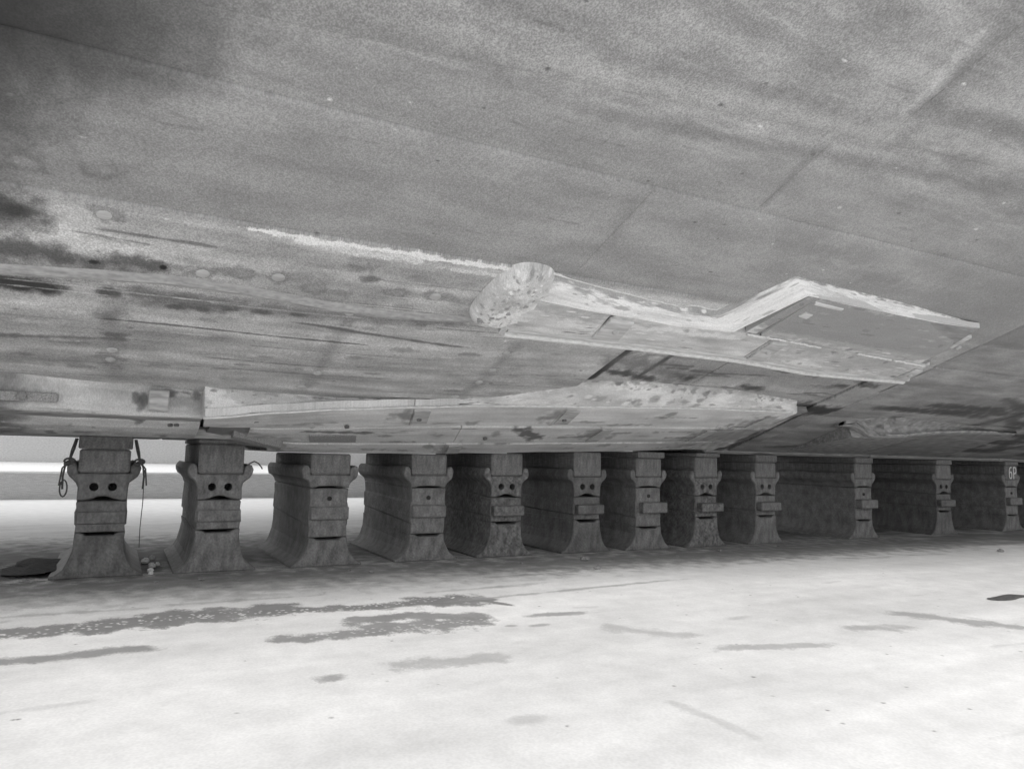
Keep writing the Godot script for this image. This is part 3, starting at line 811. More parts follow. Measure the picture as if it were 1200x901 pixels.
func build_left_strip(ship: Node) -> void:
	# the keel bar left of the patched piece: lip, bright face, dark hollow and round of the keel
	var strip := Node3D.new()
	strip.name = "keel_bar"
	ship.add_child(strip, true)
	var prof := [[-7.36, 2.42], [-7.39, 2.285], [-7.46, 2.235], [-7.58, 2.222], [-7.66, 2.24]]
	var shape := func(pr: Array, xs: Array, called: String, m: Material, close_y: float):
		var lines := []
		for x in xs:
			var r := []
			var rise := 0.08 * smoothstep(0.25, 0.85, x) if called == "lip" else 0.0
			var dz := -0.29 * clampf((x + 0.9) / 1.7, -1.5, 1.2)
			for p in pr: r.append(Vector3(x, p[1] + rise - 0.10 * clampf((x + 0.9) / 1.7, -1.5, 1.2) * clampf((p[1] - 1.75) / 0.4, 0.0, 1.3) + 0.008 * wave.get_noise_2d(x * 6.0, p[1] * 30.0), p[0] + dz * clampf((p[1] - 1.75) / 0.3, 0.0, 1.0)))
			r.append(Vector3(x, close_y, pr[-1][0] - 0.1)); r.append(Vector3(x, close_y, pr[0][0] - 0.1))
			lines.append(r)
		var vs := []
		for p in pr.size() + 2: vs.append(fmod(absf(pr[0][1]) * 3.1, 0.5) + 0.45 * minf(p, pr.size() - 1) / pr.size())
		loft(called, lines, m, strip, true, -2, -6.0, 0.8, vs)
	var xs := []
	for k in 40: xs.append(lerpf(-6.0, 0.80, k / 39.0))
	shape.call(prof, xs, "lip", M.lap, 2.6)
	shape.call([[-7.66, 2.30], [-7.72, 2.20], [-7.84, 2.16]], xs, "hollow", M.dark_hull, 2.6)
	shape.call([[-7.84, 2.20], [-7.86, 2.165], [-7.90, 2.05], [-7.94, 1.90], [-7.97, 1.81], [-8.02, 1.775], [-8.16, 1.765]], xs, "face_plate", M.bar_face, 2.5)
	shape.call([[-8.14, 1.80], [-8.28, 1.745], [-8.34, 1.74]], xs, "hollow", M.dark_hull, 2.3)
	shape.call([[-8.30, 1.76], [-8.34, 1.72], [-8.44, 1.665], [-8.62, 1.615], [-8.9, 1.585], [-9.22, 1.578]], xs, "keel_round", M.bar_face, 2.2)
	var z1 := Shape.new()
	z1.box(Vector3(-1.3, 1.855, -7.96), Vector3(-0.46, 1.94, -7.90), 0.012)
	put("zinc_plate", z1, M.zinc, strip)
	var boss := Shape.new()
	boss.tube([Vector3(-0.74, 1.90, -7.92), Vector3(-0.74, 1.90, -7.86)], 0.04, 10)
	put("bolt_head", boss, M.iron, strip)
	var z2 := Shape.new()
	z2.box(Vector3(0.29, 1.82, -8.03), Vector3(0.47, 2.03, -7.975), 0.012)
	put("zinc_plate", z2, M.strip, strip)
	for p in [[0.5, 1.70, -8.37], [0.56, 1.705, -8.37]]:
		var d := Shape.new()
		d.tube([Vector3(p[0], p[1], p[2]), Vector3(p[0] + 0.035, p[1], p[2] + 0.02)], 0.02, 6)
		put("rivet_head", d, M.iron, strip)

func build_lower_docking_piece(ship: Node) -> void:
	# the long pale piece under the keel that sits on the blocks
	var piece := Node3D.new()
	piece.name = "docking_keel"
	ship.add_child(piece, true)
	# stations: x, upper edge z, y | lower edge z, y | bottom y
	var st := [[0.78, -7.98, 2.13, -7.93, 1.77, 1.60], [0.90, -8.0, 2.13, -7.97, 1.78, 1.57], [1.5, -8.06, 2.12, -8.0, 1.86, 1.47], [2.2, -8.08, 2.11, -7.98, 1.93, 1.445], [3.0, -8.0, 2.13, -7.92, 1.99, 1.45],
		[3.8, -7.84, 2.18, -7.84, 2.045, 1.465], [4.43, -7.40, 2.32, -7.74, 2.068, 1.485], [4.87, -7.14, 2.40, -7.62, 2.08, 1.495], [5.8, -7.08, 2.42, -7.42, 2.105, 1.53], [7.0, -7.12, 2.42, -7.38, 2.15, 1.565], [8.40, -7.26, 2.36, -7.38, 2.172, 1.625], [8.62, -7.30, 2.35, -7.40, 2.18, 1.64]]
	var lines := []
	var lip := []
	var n := 64
	for k in n + 1:
		var x := lerpf(0.79, 8.60, float(k) / n)
		var c: Array = curve_at(st, x)
		var a := Vector3(x, c[2] + 0.02 + 0.012 * wave.get_noise_2d(x * 14.0, 3.0), c[1])
		var b := Vector3(x, c[4], c[3])
		var bow := Vector3(0, -0.025, -0.02) if x < 3.5 else Vector3(0, -0.02, 0.02)
		var ring := [a + Vector3(0, 0.16, -0.05), a]
		for t in [0.2, 0.4, 0.6, 0.8]:
			ring.append(a.lerp(b, t) + bow * sin(t * PI) + Vector3(0, 0, 0.008 * wave.get_noise_2d(x * 12.0, t * 20.0)))
		ring.append_array([b, b + Vector3(0, -0.010, -0.03), b + Vector3(0, 0.05, -0.18), a + Vector3(0, 0.16, -0.3)])
		lines.append(ring)
		lip.append(b + Vector3(0, -0.004, 0.006))
	loft("side_face", lines, M.lower_face, piece, true, -1, 0.7, 8.7, [0.0, 0.02, 0.18, 0.34, 0.50, 0.66, 0.82, 0.90, 0.99, 0.0])
	var tube := Shape.new()
	tube.tube(lip, 0.013, 6)
	put("edge_bead", tube, M.pale, piece)
	# three long sole plates from the lower edge down to the flat of the bottom, each cut where a strap crosses
	var bands := [[0.0, 0.375, [0.80, 3.02, 4.9, 8.30, 8.72]], [0.397, 0.752, [1.35, 3.9, 5.9, 7.85, 8.95]], [0.776, 1.0, [1.68, 3.98, 6.9, 8.75, 9.2]]]
	for band in bands:
		for k in band[2].size() - 1:
			var xa: float = band[2][k] + 0.004
			var xb: float = band[2][k + 1] - 0.004
			var ls := []
			var m := maxi(4, int((xb - xa) / 0.15))
			for q in m + 1:
				var ring := []
				var x0 := lerpf(xa, xb, float(q) / m)
				for t in [band[0], lerpf(band[0], band[1], 0.03), lerpf(band[0], band[1], 0.97), band[1]]:
					var x: float = x0 + (t - band[0]) * 0.45 * (1.0 if k > 0 or q > 0 else 0.3)
					var c: Array = curve_at(st, x)
					var edge: bool = t == band[0] or t == band[1]
					var y: float = lerpf(c[4] - 0.012, c[5], t) + (0.014 if edge else 0.0) + 0.005 * wave.get_noise_2d(x * 7.0, t * 60.0)
					ring.append(Vector3(x, y, lerpf(c[3] - 0.006, -9.62, t) + 0.006 * wave.get_noise_2d(x * 11.0 + 50.0, t * 3.0) * float(edge)))
				ring.append(ring[3] + Vector3(0, 0.09, 0)); ring.append(ring[0] + Vector3(0, 0.09, 0))
				ls.append(ring)
			loft("sole_plate", ls, M.sole_plates, piece, true, -2, 0.8, 9.4, [band[0], lerpf(band[0], band[1], 0.03), lerpf(band[0], band[1], 0.97), band[1], band[1], band[0]])
	# flat of the bottom over the blocks
	var bs := []
	for k in 33:
		var x := lerpf(1.75, 9.1, k / 32.0)
		var c: Array = curve_at(st, x)
		bs.append([Vector3(x, c[5] + 0.005, -9.60), Vector3(x, c[5] + 0.005, -11.8), Vector3(x, c[5] + 0.3, -11.9), Vector3(x, c[5] + 0.3, -9.64)])
	loft("bottom_plate", bs, M.sole, piece)
	# backing under the seams, dark
	bs = []
	for k in 33:
		var x := lerpf(0.95, 9.0, k / 32.0)
		var c: Array = curve_at(st, x)
		bs.append([Vector3(x, c[4] + 0.02, c[3] - 0.06), Vector3(x, c[5] + 0.04, -9.62), Vector3(x, c[5] + 0.2, -9.62), Vector3(x, c[4] + 0.15, c[3] - 0.1)])
	loft("backing_plate", bs, M.dark_hull, piece)
	# straps, a rough zinc plate and the torn left end
	var on_sole := func(x: float, t: float, out: float) -> Vector3:
		var c: Array = curve_at(st, x)
		return Vector3(x, lerpf(c[4] - 0.012, c[5], t) - out, lerpf(c[3] - 0.035, -9.62, t) + out * 0.3)
	var pad := func(called: String, xa: float, xb: float, ta: float, tb: float, m: Material, thick: float):
		var s := Shape.new()
		var lean := (tb - ta) * 0.45
		var p := [on_sole.call(xa, ta, thick), on_sole.call(xb, ta, thick), on_sole.call(xb + lean, tb, thick), on_sole.call(xa + lean, tb, thick)]
		var q := [on_sole.call(xa, ta, -0.01), on_sole.call(xb, ta, -0.01), on_sole.call(xb + lean, tb, -0.01), on_sole.call(xa + lean, tb, -0.01)]
		s.quad(p[0], p[1], p[2], p[3], Vector3(0, -1, 0.3))
		var o := [Vector3(0, 0, 1), Vector3(1, 0, 0), Vector3(0, 0, -1), Vector3(-1, 0, 0)]
		for k in 4: s.quad(p[k], p[(k + 1) % 4], q[(k + 1) % 4], q[k], o[k])
		put(called, s, m, piece)
	pad.call("zinc_plate", 2.05, 2.62, 0.52, 0.68, M.zinc, 0.025)
	for p in [[3.06, 0.04, 0.28], [4.95, 0.04, 0.30], [5.95, 0.42, 0.7], [8.32, 0.06, 0.34], [7.9, 0.44, 0.72], [4.05, 0.8, 0.97]]:
		pad.call("butt_strap", p[0], p[0] + 0.19, p[1], p[2], M.strip, 0.022)
	for p in [[3.20, 0.18], [5.10, 0.2], [4.4, 0.6], [2.4, 0.3]]:
		var s := Shape.new()
		var c: Vector3 = on_sole.call(p[0], p[1], 0.02)
		s.tube([c, c + Vector3(0, -0.02, 0.008)], 0.03, 10)
		put("rivet_head", s, M.iron, piece)
	rng.seed = 41
	for k in 9:
		var s := Shape.new()
		var x := rng.randf_range(1.0, 1.55)
		var c: Vector3 = on_sole.call(x, rng.randf_range(0.0, 0.12) + (x - 0.98) * 0.35, -0.01)
		var r := Vector3(rng.randf_range(0.05, 0.13), rng.randf_range(0.012, 0.022), rng.randf_range(0.03, 0.07))
		var flake := put("torn_edge", stone_shape(r, 300 + k), M.zinc if k % 2 else M.strip, piece)
		flake.position = c - Vector3(0, r.y * 0.7, 0)
	var tip := []
	for k in 9:
		var t := k / 8.0
		var x := lerpf(1.22, 1.82, t)
		var y := lerpf(1.59, 1.46, t)
		tip.append([Vector3(x, y, -9.05 - 0.4 * t), Vector3(x + 0.1, y - 0.005, -9.7), Vector3(x + 0.1, y, -11.4), Vector3(x + 0.1, 1.74, -11.4), Vector3(x, 1.76, -8.9), Vector3(x, y + 0.03 + 0.015 * wave.get_noise_2d(x * 40.0, 1.0), -8.96 - 0.3 * t)])
	loft("broken_end", tip, M.zinc, piece)

func build_upper_docking_piece(ship: Node) -> void:
	# the raised pale piece on the bilge strake: rounded cap, narrow part with a hollow side, wide part beyond
	var piece := Node3D.new()
	piece.name = "bilge_docking_keel"
	ship.add_child(piece, true)
	var t := 0.17
	# outer contour on the hull and inner contour on the underside, x and z, walked from the cap to the right end
	var a := [[3.10, -5.22], [3.75, -5.30], [4.33, -5.37], [4.80, -5.41], [5.24, -5.43], [5.54, -4.73], [6.3, -4.77], [7.18, -4.81], [8.1, -4.87], [8.94, -4.94]]
	var b := [[3.20, -5.44], [3.85, -5.47], [4.25, -5.48], [4.80, -5.52], [5.55, -5.50], [5.80, -4.77], [6.5, -4.80], [7.2, -4.82], [8.1, -4.87], [8.85, -4.90]]
	var dn := [t * 0.9, t, t, t, t, t, t, t, 0.14, 0.10]
	var s := Shape.new()
	var rows := []
	var cols := []
	for k in a.size() - 1:
		var m := 5
		for q in m + (1 if k == a.size() - 2 else 0):
			var f := float(q) / m
			var pa := Vector2(a[k][0], a[k][1]).lerp(Vector2(a[k + 1][0], a[k + 1][1]), f)
			var pb := Vector2(b[k][0], b[k][1]).lerp(Vector2(b[k + 1][0], b[k + 1][1]), f)
			var d := lerpf(dn[k], dn[k + 1], f)
			var r := []
			for g in 7:
				var u := g / 6.0
				# hollow in the narrow part, straight in the wide one
				var hollow := 0.55 if k < 4 else 1.0
				var drop := pow(u, 1.0 if k >= 4 else 0.62)
				var p := pa.lerp(pb, u if k >= 4 else pow(u, 1.25))
				p += Vector2(wave.get_noise_2d(pa.x * 30.0, u * 9.0), wave.get_noise_2d(pa.x * 30.0 + 90.0, u * 9.0)) * (0.006 if g > 0 else 0.02)
				r.append(on_hull(p.x, p.y, lerpf(0.02, d, drop) if g > 0 else -0.03))
			rows.append(r)
			var uvr := []
			for g in 7: uvr.append(Vector2((pa.x - 3.0) / 6.0, g / 6.0))
			cols.append(uvr)
	s.sheet(rows, Vector3(-0.2, -0.5, 1), cols, 6)
	put("side_face", s, M.upper_face, piece)
	# a thin ragged weld line where it meets the plating
	var line := []
	for k in a.size() - 1:
		for q in 6:
			var f := q / 6.0
			var p := Vector2(a[k][0], a[k][1]).lerp(Vector2(a[k + 1][0], a[k + 1][1]), f)
			line.append(on_hull(p.x, p.y + 0.004 + 0.014 * wave.get_noise_2d(p.x * 40.0, 7.0), lerpf(0.036, 0.006, smoothstep(4.7, 4.95, p.x))))
	var bead := Shape.new()
	bead.tube(line, 0.013, 6)
	put("caulked_edge", bead, M.pale_rough, piece)
	# underside plates: narrow one along the low edge, wide one above the seam
	var low := [[3.0, -5.97], [4.4, -6.01], [6.08, -6.05], [7.42, -6.16], [9.30, -6.12]]
	var seam := [[5.60, -5.50], [6.2, -5.53], [7.0, -5.57], [9.06, -5.66]]
	var under := func(called: String, from: Array, to: Array, x_from: float, x_to: float, slant: float, m: Material, down: float):
		var grid := []
		var uvs := []
		var nx := maxi(4, int((x_to - x_from) / 0.14))
		for k in nx + 1:
			var x := lerpf(x_from, x_to, float(k) / nx)
			var z0: float = curve_at(from, x)[1]
			var z1: float = curve_at(to, x)[1]
			var r := []
			for q in 6:
				var f := q / 5.0
				var edge := q == 0 or q == 5 or k == 0 or k == nx
				var dd: float = down - lerpf(0.0, 0.07, clampf((x - 7.2) / 1.7, 0, 1)) * clampf((f - 0.4) * 2.0, 0, 1) * (1.0 if called == "wide_plate" else 0.0)
				r.append(on_hull(x + slant * (f - 0.5), lerpf(z0, z1, f), dd - (0.012 if edge else 0.0)))
			grid.append(r)
			var ur := []
			for p in r: ur.append(Vector2((p.x - 3.0) / 6.4, (p.z + 6.3) / 1.7))
			uvs.append(ur)
		var sh := Shape.new()
		sh.sheet(grid, Vector3.DOWN, uvs, 2)
		var up := Vector3(0, 0.06, 0)
		for k in nx:
			sh.quad(grid[k][0], grid[k + 1][0], grid[k + 1][0] + up, grid[k][0] + up, Vector3(0, 0, -1))
			sh.quad(grid[k][5], grid[k + 1][5], grid[k + 1][5] + up, grid[k][5] + up, Vector3(0, 0, 1))
		for q in 5:
			sh.quad(grid[0][q], grid[0][q + 1], grid[0][q + 1] + up, grid[0][q] + up, Vector3(-1, 0, 0))
			sh.quad(grid[nx][q], grid[nx][q + 1], grid[nx][q + 1] + up, grid[nx][q] + up, Vector3(1, 0, 0))
		put(called, sh, m, piece)
	var inner := [[3.0, -5.44], [3.85, -5.47], [4.25, -5.48], [4.80, -5.52], [5.6, -5.505], [6.2, -5.535], [7.0, -5.575], [9.06, -5.665]]
	under.call("narrow_plate", low, inner, 3.02, 4.03, -0.1, M.under_plates, t + 0.006)
	under.call("narrow_plate", low, inner, 4.04, 6.16, 0.0, M.under_plates, t + 0.004)
	under.call("narrow_plate", low, inner, 6.18, 9.02, 0.0, M.under_plates, t + 0.006)
	under.call("narrow_plate", low, inner, 9.035, 9.17, -0.1, M.under_plates, t - 0.01)
	under.call("wide_plate", [[5.6, -5.49], [7.0, -5.56], [9.0, -5.65]], [[5.6, -4.77], [5.85, -4.77], [8.85, -4.89]], 5.78, 5.93, 0.12, M.under_plates, t - 0.002)
	under.call("wide_plate", [[5.6, -5.49], [7.0, -5.56], [9.0, -5.65]], [[5.6, -4.77], [5.85, -4.77], [8.85, -4.89]], 5.95, 8.86, 0.0, M.under_plates, t + 0.008)
	slab_on_hull("backing_plate", [[5.70, -5.62], [9.02, -5.75], [8.80, -4.92], [5.84, -4.80]], 0.06, 0.08, M.dark_hull, piece)
	slab_on_hull("backing_plate", [[3.3, -5.93], [9.1, -6.06], [9.05, -5.60], [3.5, -5.45]], 0.06, 0.08, M.dark_hull, piece)
	# rounded bar along the low edge
	for pass_ in 2:
		var bar := []
		for k in 48:
			var x := lerpf(3.12, 9.25, k / 47.0)
			bar.append(on_hull(x, curve_at(low, x)[1] + (0.075 if pass_ else 0.0), t - 0.02 + (0.012 if pass_ else 0.0)))
		var bs := Shape.new()
		bs.tube(bar, 0.042 if pass_ == 0 else 0.026, 8)
		put("edge_bar", bs, M.pale if pass_ == 0 else M.sole, piece)
	# straps and small pads
	slab_on_hull("butt_strap", [[4.04, -5.86], [4.36, -5.86], [4.30, -5.54], [4.02, -5.53]], t + 0.004, 0.022, M.sole, piece)
	slab_on_hull("butt_strap", [[6.20, -5.95], [6.46, -5.96], [6.42, -5.58], [6.19, -5.57]], t + 0.006, 0.022, M.strip, piece)
	slab_on_hull("butt_strap", [[8.78, -5.26], [8.98, -5.30], [8.96, -5.04], [8.80, -5.02]], t - 0.055, 0.02, M.sole, piece)
	slab_on_hull("butt_strap", [[8.92, -6.02], [9.14, -6.03], [9.12, -5.76], [8.94, -5.74]], t + 0.006, 0.02, M.strip, piece)
	slab_on_hull("butt_strap", [[6.02, -5.08], [6.16, -5.10], [6.16, -5.02], [6.03, -5.00]], t + 0.008, 0.012, M.sole, piece)
	slab_on_hull("lashing_strip", [[5.98, -4.86], [6.42, -4.885], [6.42, -4.86], [5.98, -4.835]], t + 0.008, 0.010, M.sole, piece)
	for p in [[4.2, -5.7], [6.32, -5.75], [8.88, -5.16], [9.03, -5.88]]:
		rivet(p[0], p[1], 0.035, t + 0.02, piece)
	# thin caulking along the seam between the two plates, broken in places
	for run in [[5.75, 6.35], [6.42, 6.95], [7.62, 8.3], [8.34, 9.0]]:
		var path := []
		for k in 24:
			var x := lerpf(run[0], run[1], k / 23.0)
			path.append(on_hull(x, curve_at(seam, x)[1] + 0.014 * wave.get_noise_2d(x * 60.0, 5.0), t + 0.002 + 0.008 * wave.get_noise_2d(x * 50.0, 25.0)))
		var sh := Shape.new()
		sh.tube(path, 0.013, 6)
		put("caulking", sh, M.pale, piece)
	# rounded cap at the left end
	var cap := Shape.new()
	var dome := []
	for i in 41:
		var r := []
		for j in 57:
			var u := i / 40.0
			var ang := TAU * j / 56.0
			var px := pow(absf(cos(ang)), 0.8) * signf(cos(ang)) * 0.29 * u
			var pz := pow(absf(sin(ang)), 0.75) * signf(sin(ang)) * 0.43 * u
			var x := 2.98 + px + 0.12 * pz
			var z := -5.57 + pz - 0.10 * px
			var hgt := 0.185 * pow(maxf(1.0 - pow(u, 5.0), 0.0), 0.5) + (0.03 * wave.get_noise_2d(x * 16.0, z * 16.0) + 0.015 * wave.get_noise_2d(x * 45.0, z * 45.0)) * (1.0 - u * u)
			r.append(on_hull(x, z, 0.0 + hgt))
		dome.append(r)
	var duv := []
	for r in dome:
		var ur := []
		for p in r: ur.append(Vector2((p.x - 2.4) / 1.1, (p.z + 6.2) / 1.1))
		duv.append(ur)
	cap.sheet(dome, Vector3.DOWN, duv, 2)
	put("rounded_cap", cap, M.cap_face, piece)
	for p in [[2.78, -5.78], [2.86, -5.70], [2.98, -5.62]]:
		var h := Shape.new()
		h.tube([on_hull(p[0], p[1], 0.15), on_hull(p[0] + 0.004, p[1], 0.196)], 0.022, 8)
		put("plug", h, M.zinc, piece)

func build_far_strip(ship: Node) -> void:
	# a second, crumpled length of docking keel farther along
	var piece := Node3D.new()
	piece.name = "crumpled_docking_keel"
	ship.add_child(piece, true)
	var st := [[10.3, -7.85, 2.08, -7.95, 1.90], [10.9, -7.60, 2.22, -7.85, 1.89], [11.6, -7.48, 2.26, -7.75, 1.92], [12.2, -7.45, 2.27, -7.8, 1.98], [13.0, -7.55, 2.24, -7.8, 2.03], [13.8, -7.72, 2.19, -7.85, 2.06], [15.4, -7.9, 2.15, -7.9, 2.09]]
	var lines := []
	for k in 41:
		var x := lerpf(10.35, 15.3, k / 40.0)
		var c: Array = curve_at(st, x)
		var a := Vector3(x, c[2], c[1])
		var b := Vector3(x, c[4], c[3])
		var grow := smoothstep(10.35, 11.0, x)
		b = (a + Vector3(0, -0.03, -0.1)).lerp(b, grow)
		var crush := 0.05 * exp(-pow((x - 10.9) / 0.7, 2.0))
		var r := [a + Vector3(0, 0.2, 0), a]
		for t in [0.25, 0.5, 0.75]:
			r.append(a.lerp(b, t) + Vector3(0, 0, -0.09 * sin(t * PI)) + Vector3(0, wave.get_noise_2d(x * 24.0, t * 30.0), wave.get_noise_2d(x * 24.0, t * 30.0 + 70.0)) * crush * 2.0)
		r.append_array([b + Vector3(0, 0.02, 0.06), b + Vector3(0, -0.01, 0.02), b + Vector3(0, -0.01, -0.1), b + Vector3(0, 0.3, -0.3)])
		lines.append(r)
	loft("side_face", lines, M.far_strip, piece)
	var lip := []
	for k in 30:
		var x := lerpf(11.2, 14.6, k / 29.0)
		var c: Array = curve_at(st, x)
		lip.append(Vector3(x, c[4] + 0.03 + 0.01 * wave.get_noise_2d(x * 20.0, 2.0), c[3] + 0.05))
	var tube := Shape.new()
	tube.tube(lip, 0.022, 6)
	put("edge_bar", tube, M.far_strip, piece)
	for band in [[10.6, 12.6, M.far_strip], [12.65, 15.4, M.dark_hull]]:
		var ls := []
		for k in 17:
			var x := lerpf(band[0], band[1], k / 16.0)
			var c: Array = curve_at(st, x)
			ls.append([Vector3(x, c[4] - 0.01, c[3] - 0.02), Vector3(x + 0.3, 1.66, -9.5), Vector3(x + 0.3, 1.8, -9.5), Vector3(x, c[4] + 0.2, c[3] - 0.1)])
		loft("sole_plate", ls, band[2], piece)

# ------------------------------------------------------------------ keel blocks
func worn(o: PackedVector2Array, seed_: int, much := 0.007) -> PackedVector2Array:
	var r := RandomNumberGenerator.new()
	r.seed = seed_
	var w := o.duplicate()
	for k in w.size():
		if absf(w[k].x) > 0.2 and w[k].y > 0.01: w[k] += Vector2(r.randf_range(-much, much), r.randf_range(-much, much) * 0.5)
	return w

func mirrored(half: Array) -> PackedVector2Array:
	var o := PackedVector2Array()
	for p in half: o.append(Vector2(p[0], p[1]))
	var r := half.duplicate()
	r.reverse()
	for p in r:
		if absf(p[0]) > 0.0001: o.append(Vector2(-p[0], p[1]))
	return o

func keel_block(x: float, eyes: bool, ledge: float, timber_top: float, cap_top: float, shift: float, back: float, label: String) -> Node3D:
	var o := thing("keel_block", label, "keel block", "iron keel blocks under the ship", Vector3(x, 0, MID_Z))
	var skin: Material = [M.iron, M.iron_rusty, M.iron, M.iron_dark][absi(int(x * 7.3)) % 4]
	if x < 0.5: skin = M.iron_dark  # vignette at left put into the colour of the first block
	o.rotation.y = deg_to_rad(0.9 * sin(x * 3.1))
	o.position.z += 0.02 * sin(x * 5.7)
	var zf := BLOCK_Z - MID_Z
	var zb := back - MID_Z
	# heights of the two joints at the near and the far end: one of them slopes, as the middle piece is a wedge
	var lo_f := 0.50 if eyes else 0.365
	var lo_b := 0.50
	var hi_f := 0.855 if eyes else 0.995
	var hi_b := 1.0
	var base := func(top: float) -> PackedVector2Array:
		return mirrored([[0.0, top - 0.035], [0.14, top - 0.035], [0.17, top - 0.012], [0.2, top], [0.25, top], [0.252, lerpf(0.25, top, 0.7)], [0.262, lerpf(0.2, top, 0.35)], [0.30, 0.17], [0.345, 0.10], [0.415, 0.045], [0.462, 0.025], [0.465, 0.0], [0.0, 0.0]])
	var s := Shape.new()
	s.prism(worn(base.call(lo_f), int(x * 90.0) + 1), worn(base.call(lo_b), int(x * 90.0) + 1), zf, zb, 0.014)
	put("base", s, skin, o)
	# middle wedge with its proud band
	var mid := func(a: float, b: float) -> PackedVector2Array:
		return mirrored([[0.0, b], [0.246, b], [0.25, b - 0.02], [0.246, lerpf(a, b, 0.72)], [0.258, lerpf(a, b, 0.66)], [0.258, lerpf(a, b, 0.27)], [0.246, lerpf(a, b, 0.22)], [0.248, a + 0.004], [0.0, a + 0.004]])
	s = Shape.new()
	s.prism(worn(mid.call(lo_f, hi_f - 0.004), int(x * 90.0) + 2), worn(mid.call(lo_b, hi_b - 0.004), int(x * 90.0) + 2), zf - 0.01, zb + 0.01, 0.012)
	put("wedge", s, skin, o)
	s = Shape.new()
	var ba := lerpf(lo_f, hi_f, 0.26) if eyes else lo_f + 0.225
	var bb := lerpf(lo_f, hi_f, 0.67) if eyes else lo_f + 0.395
	s.box(Vector3(-0.245 + shift, ba, zf - 0.1), Vector3(0.252 + shift, bb, zf + ledge), 0.014)
	put("wedge_band", s, skin, o)
	# head: cradle with rolled ears
	var head := func(a: float) -> PackedVector2Array:
		return mirrored([[0.0, 1.165], [0.26, 1.165], [0.266, 1.24], [0.285, 1.275], [0.32, 1.29], [0.355, 1.27], [0.372, 1.225], [0.368, 1.17], [0.345, 1.125], [0.30, 1.09], [0.268, 1.055], [0.252, 1.0], [0.25, a + 0.004], [0.19, a + 0.004], [0.11, a + 0.02], [0.05, a + 0.045], [0.0, a + 0.05]]) if eyes else mirrored([[0.0, 1.165], [0.26, 1.165], [0.266, 1.24], [0.285, 1.275], [0.32, 1.29], [0.355, 1.27], [0.372, 1.225], [0.368, 1.17], [0.345, 1.125], [0.30, 1.09], [0.268, 1.055], [0.252, 1.02], [0.25, a + 0.004], [0.19, a + 0.004], [0.15, a + 0.022], [0.0, a + 0.028]])
	s = Shape.new()
	s.prism(worn(head.call(hi_f), int(x * 90.0) + 3), worn(head.call(hi_b), int(x * 90.0) + 3), zf, zb, 0.014, [[Vector2(-0.092, 1.01), 0.047], [Vector2(0.092, 1.01), 0.047]] if eyes else [])
	put("head", s, skin, o)
	if not eyes:
		s = Shape.new()
		s.tube([Vector3(0.0, 0.86, zf - 0.02), Vector3(0.0, 0.86, zf + 0.004)], 0.03, 10)
		put("bolt", s, M.mud, o)
	# timber lying in the cradle, and a cap of plank where there is room for one
	s = Shape.new()
	s.box(Vector3(-0.262 + 0.004, 1.168, zb + 0.02), Vector3(0.262 - 0.004, timber_top, zf + 0.012), 0.022)
	put("timber", s, M.wood, o)
	if cap_top > timber_top + 0.015:
		s = Shape.new()
		s.box(Vector3(-0.272 + shift * 0.6, timber_top + 0.003, zb + 0.05), Vector3(0.272 + shift * 0.6, cap_top, zf + 0.03), 0.012)
		put("cap_plank", s, M.wood, o)
	return o

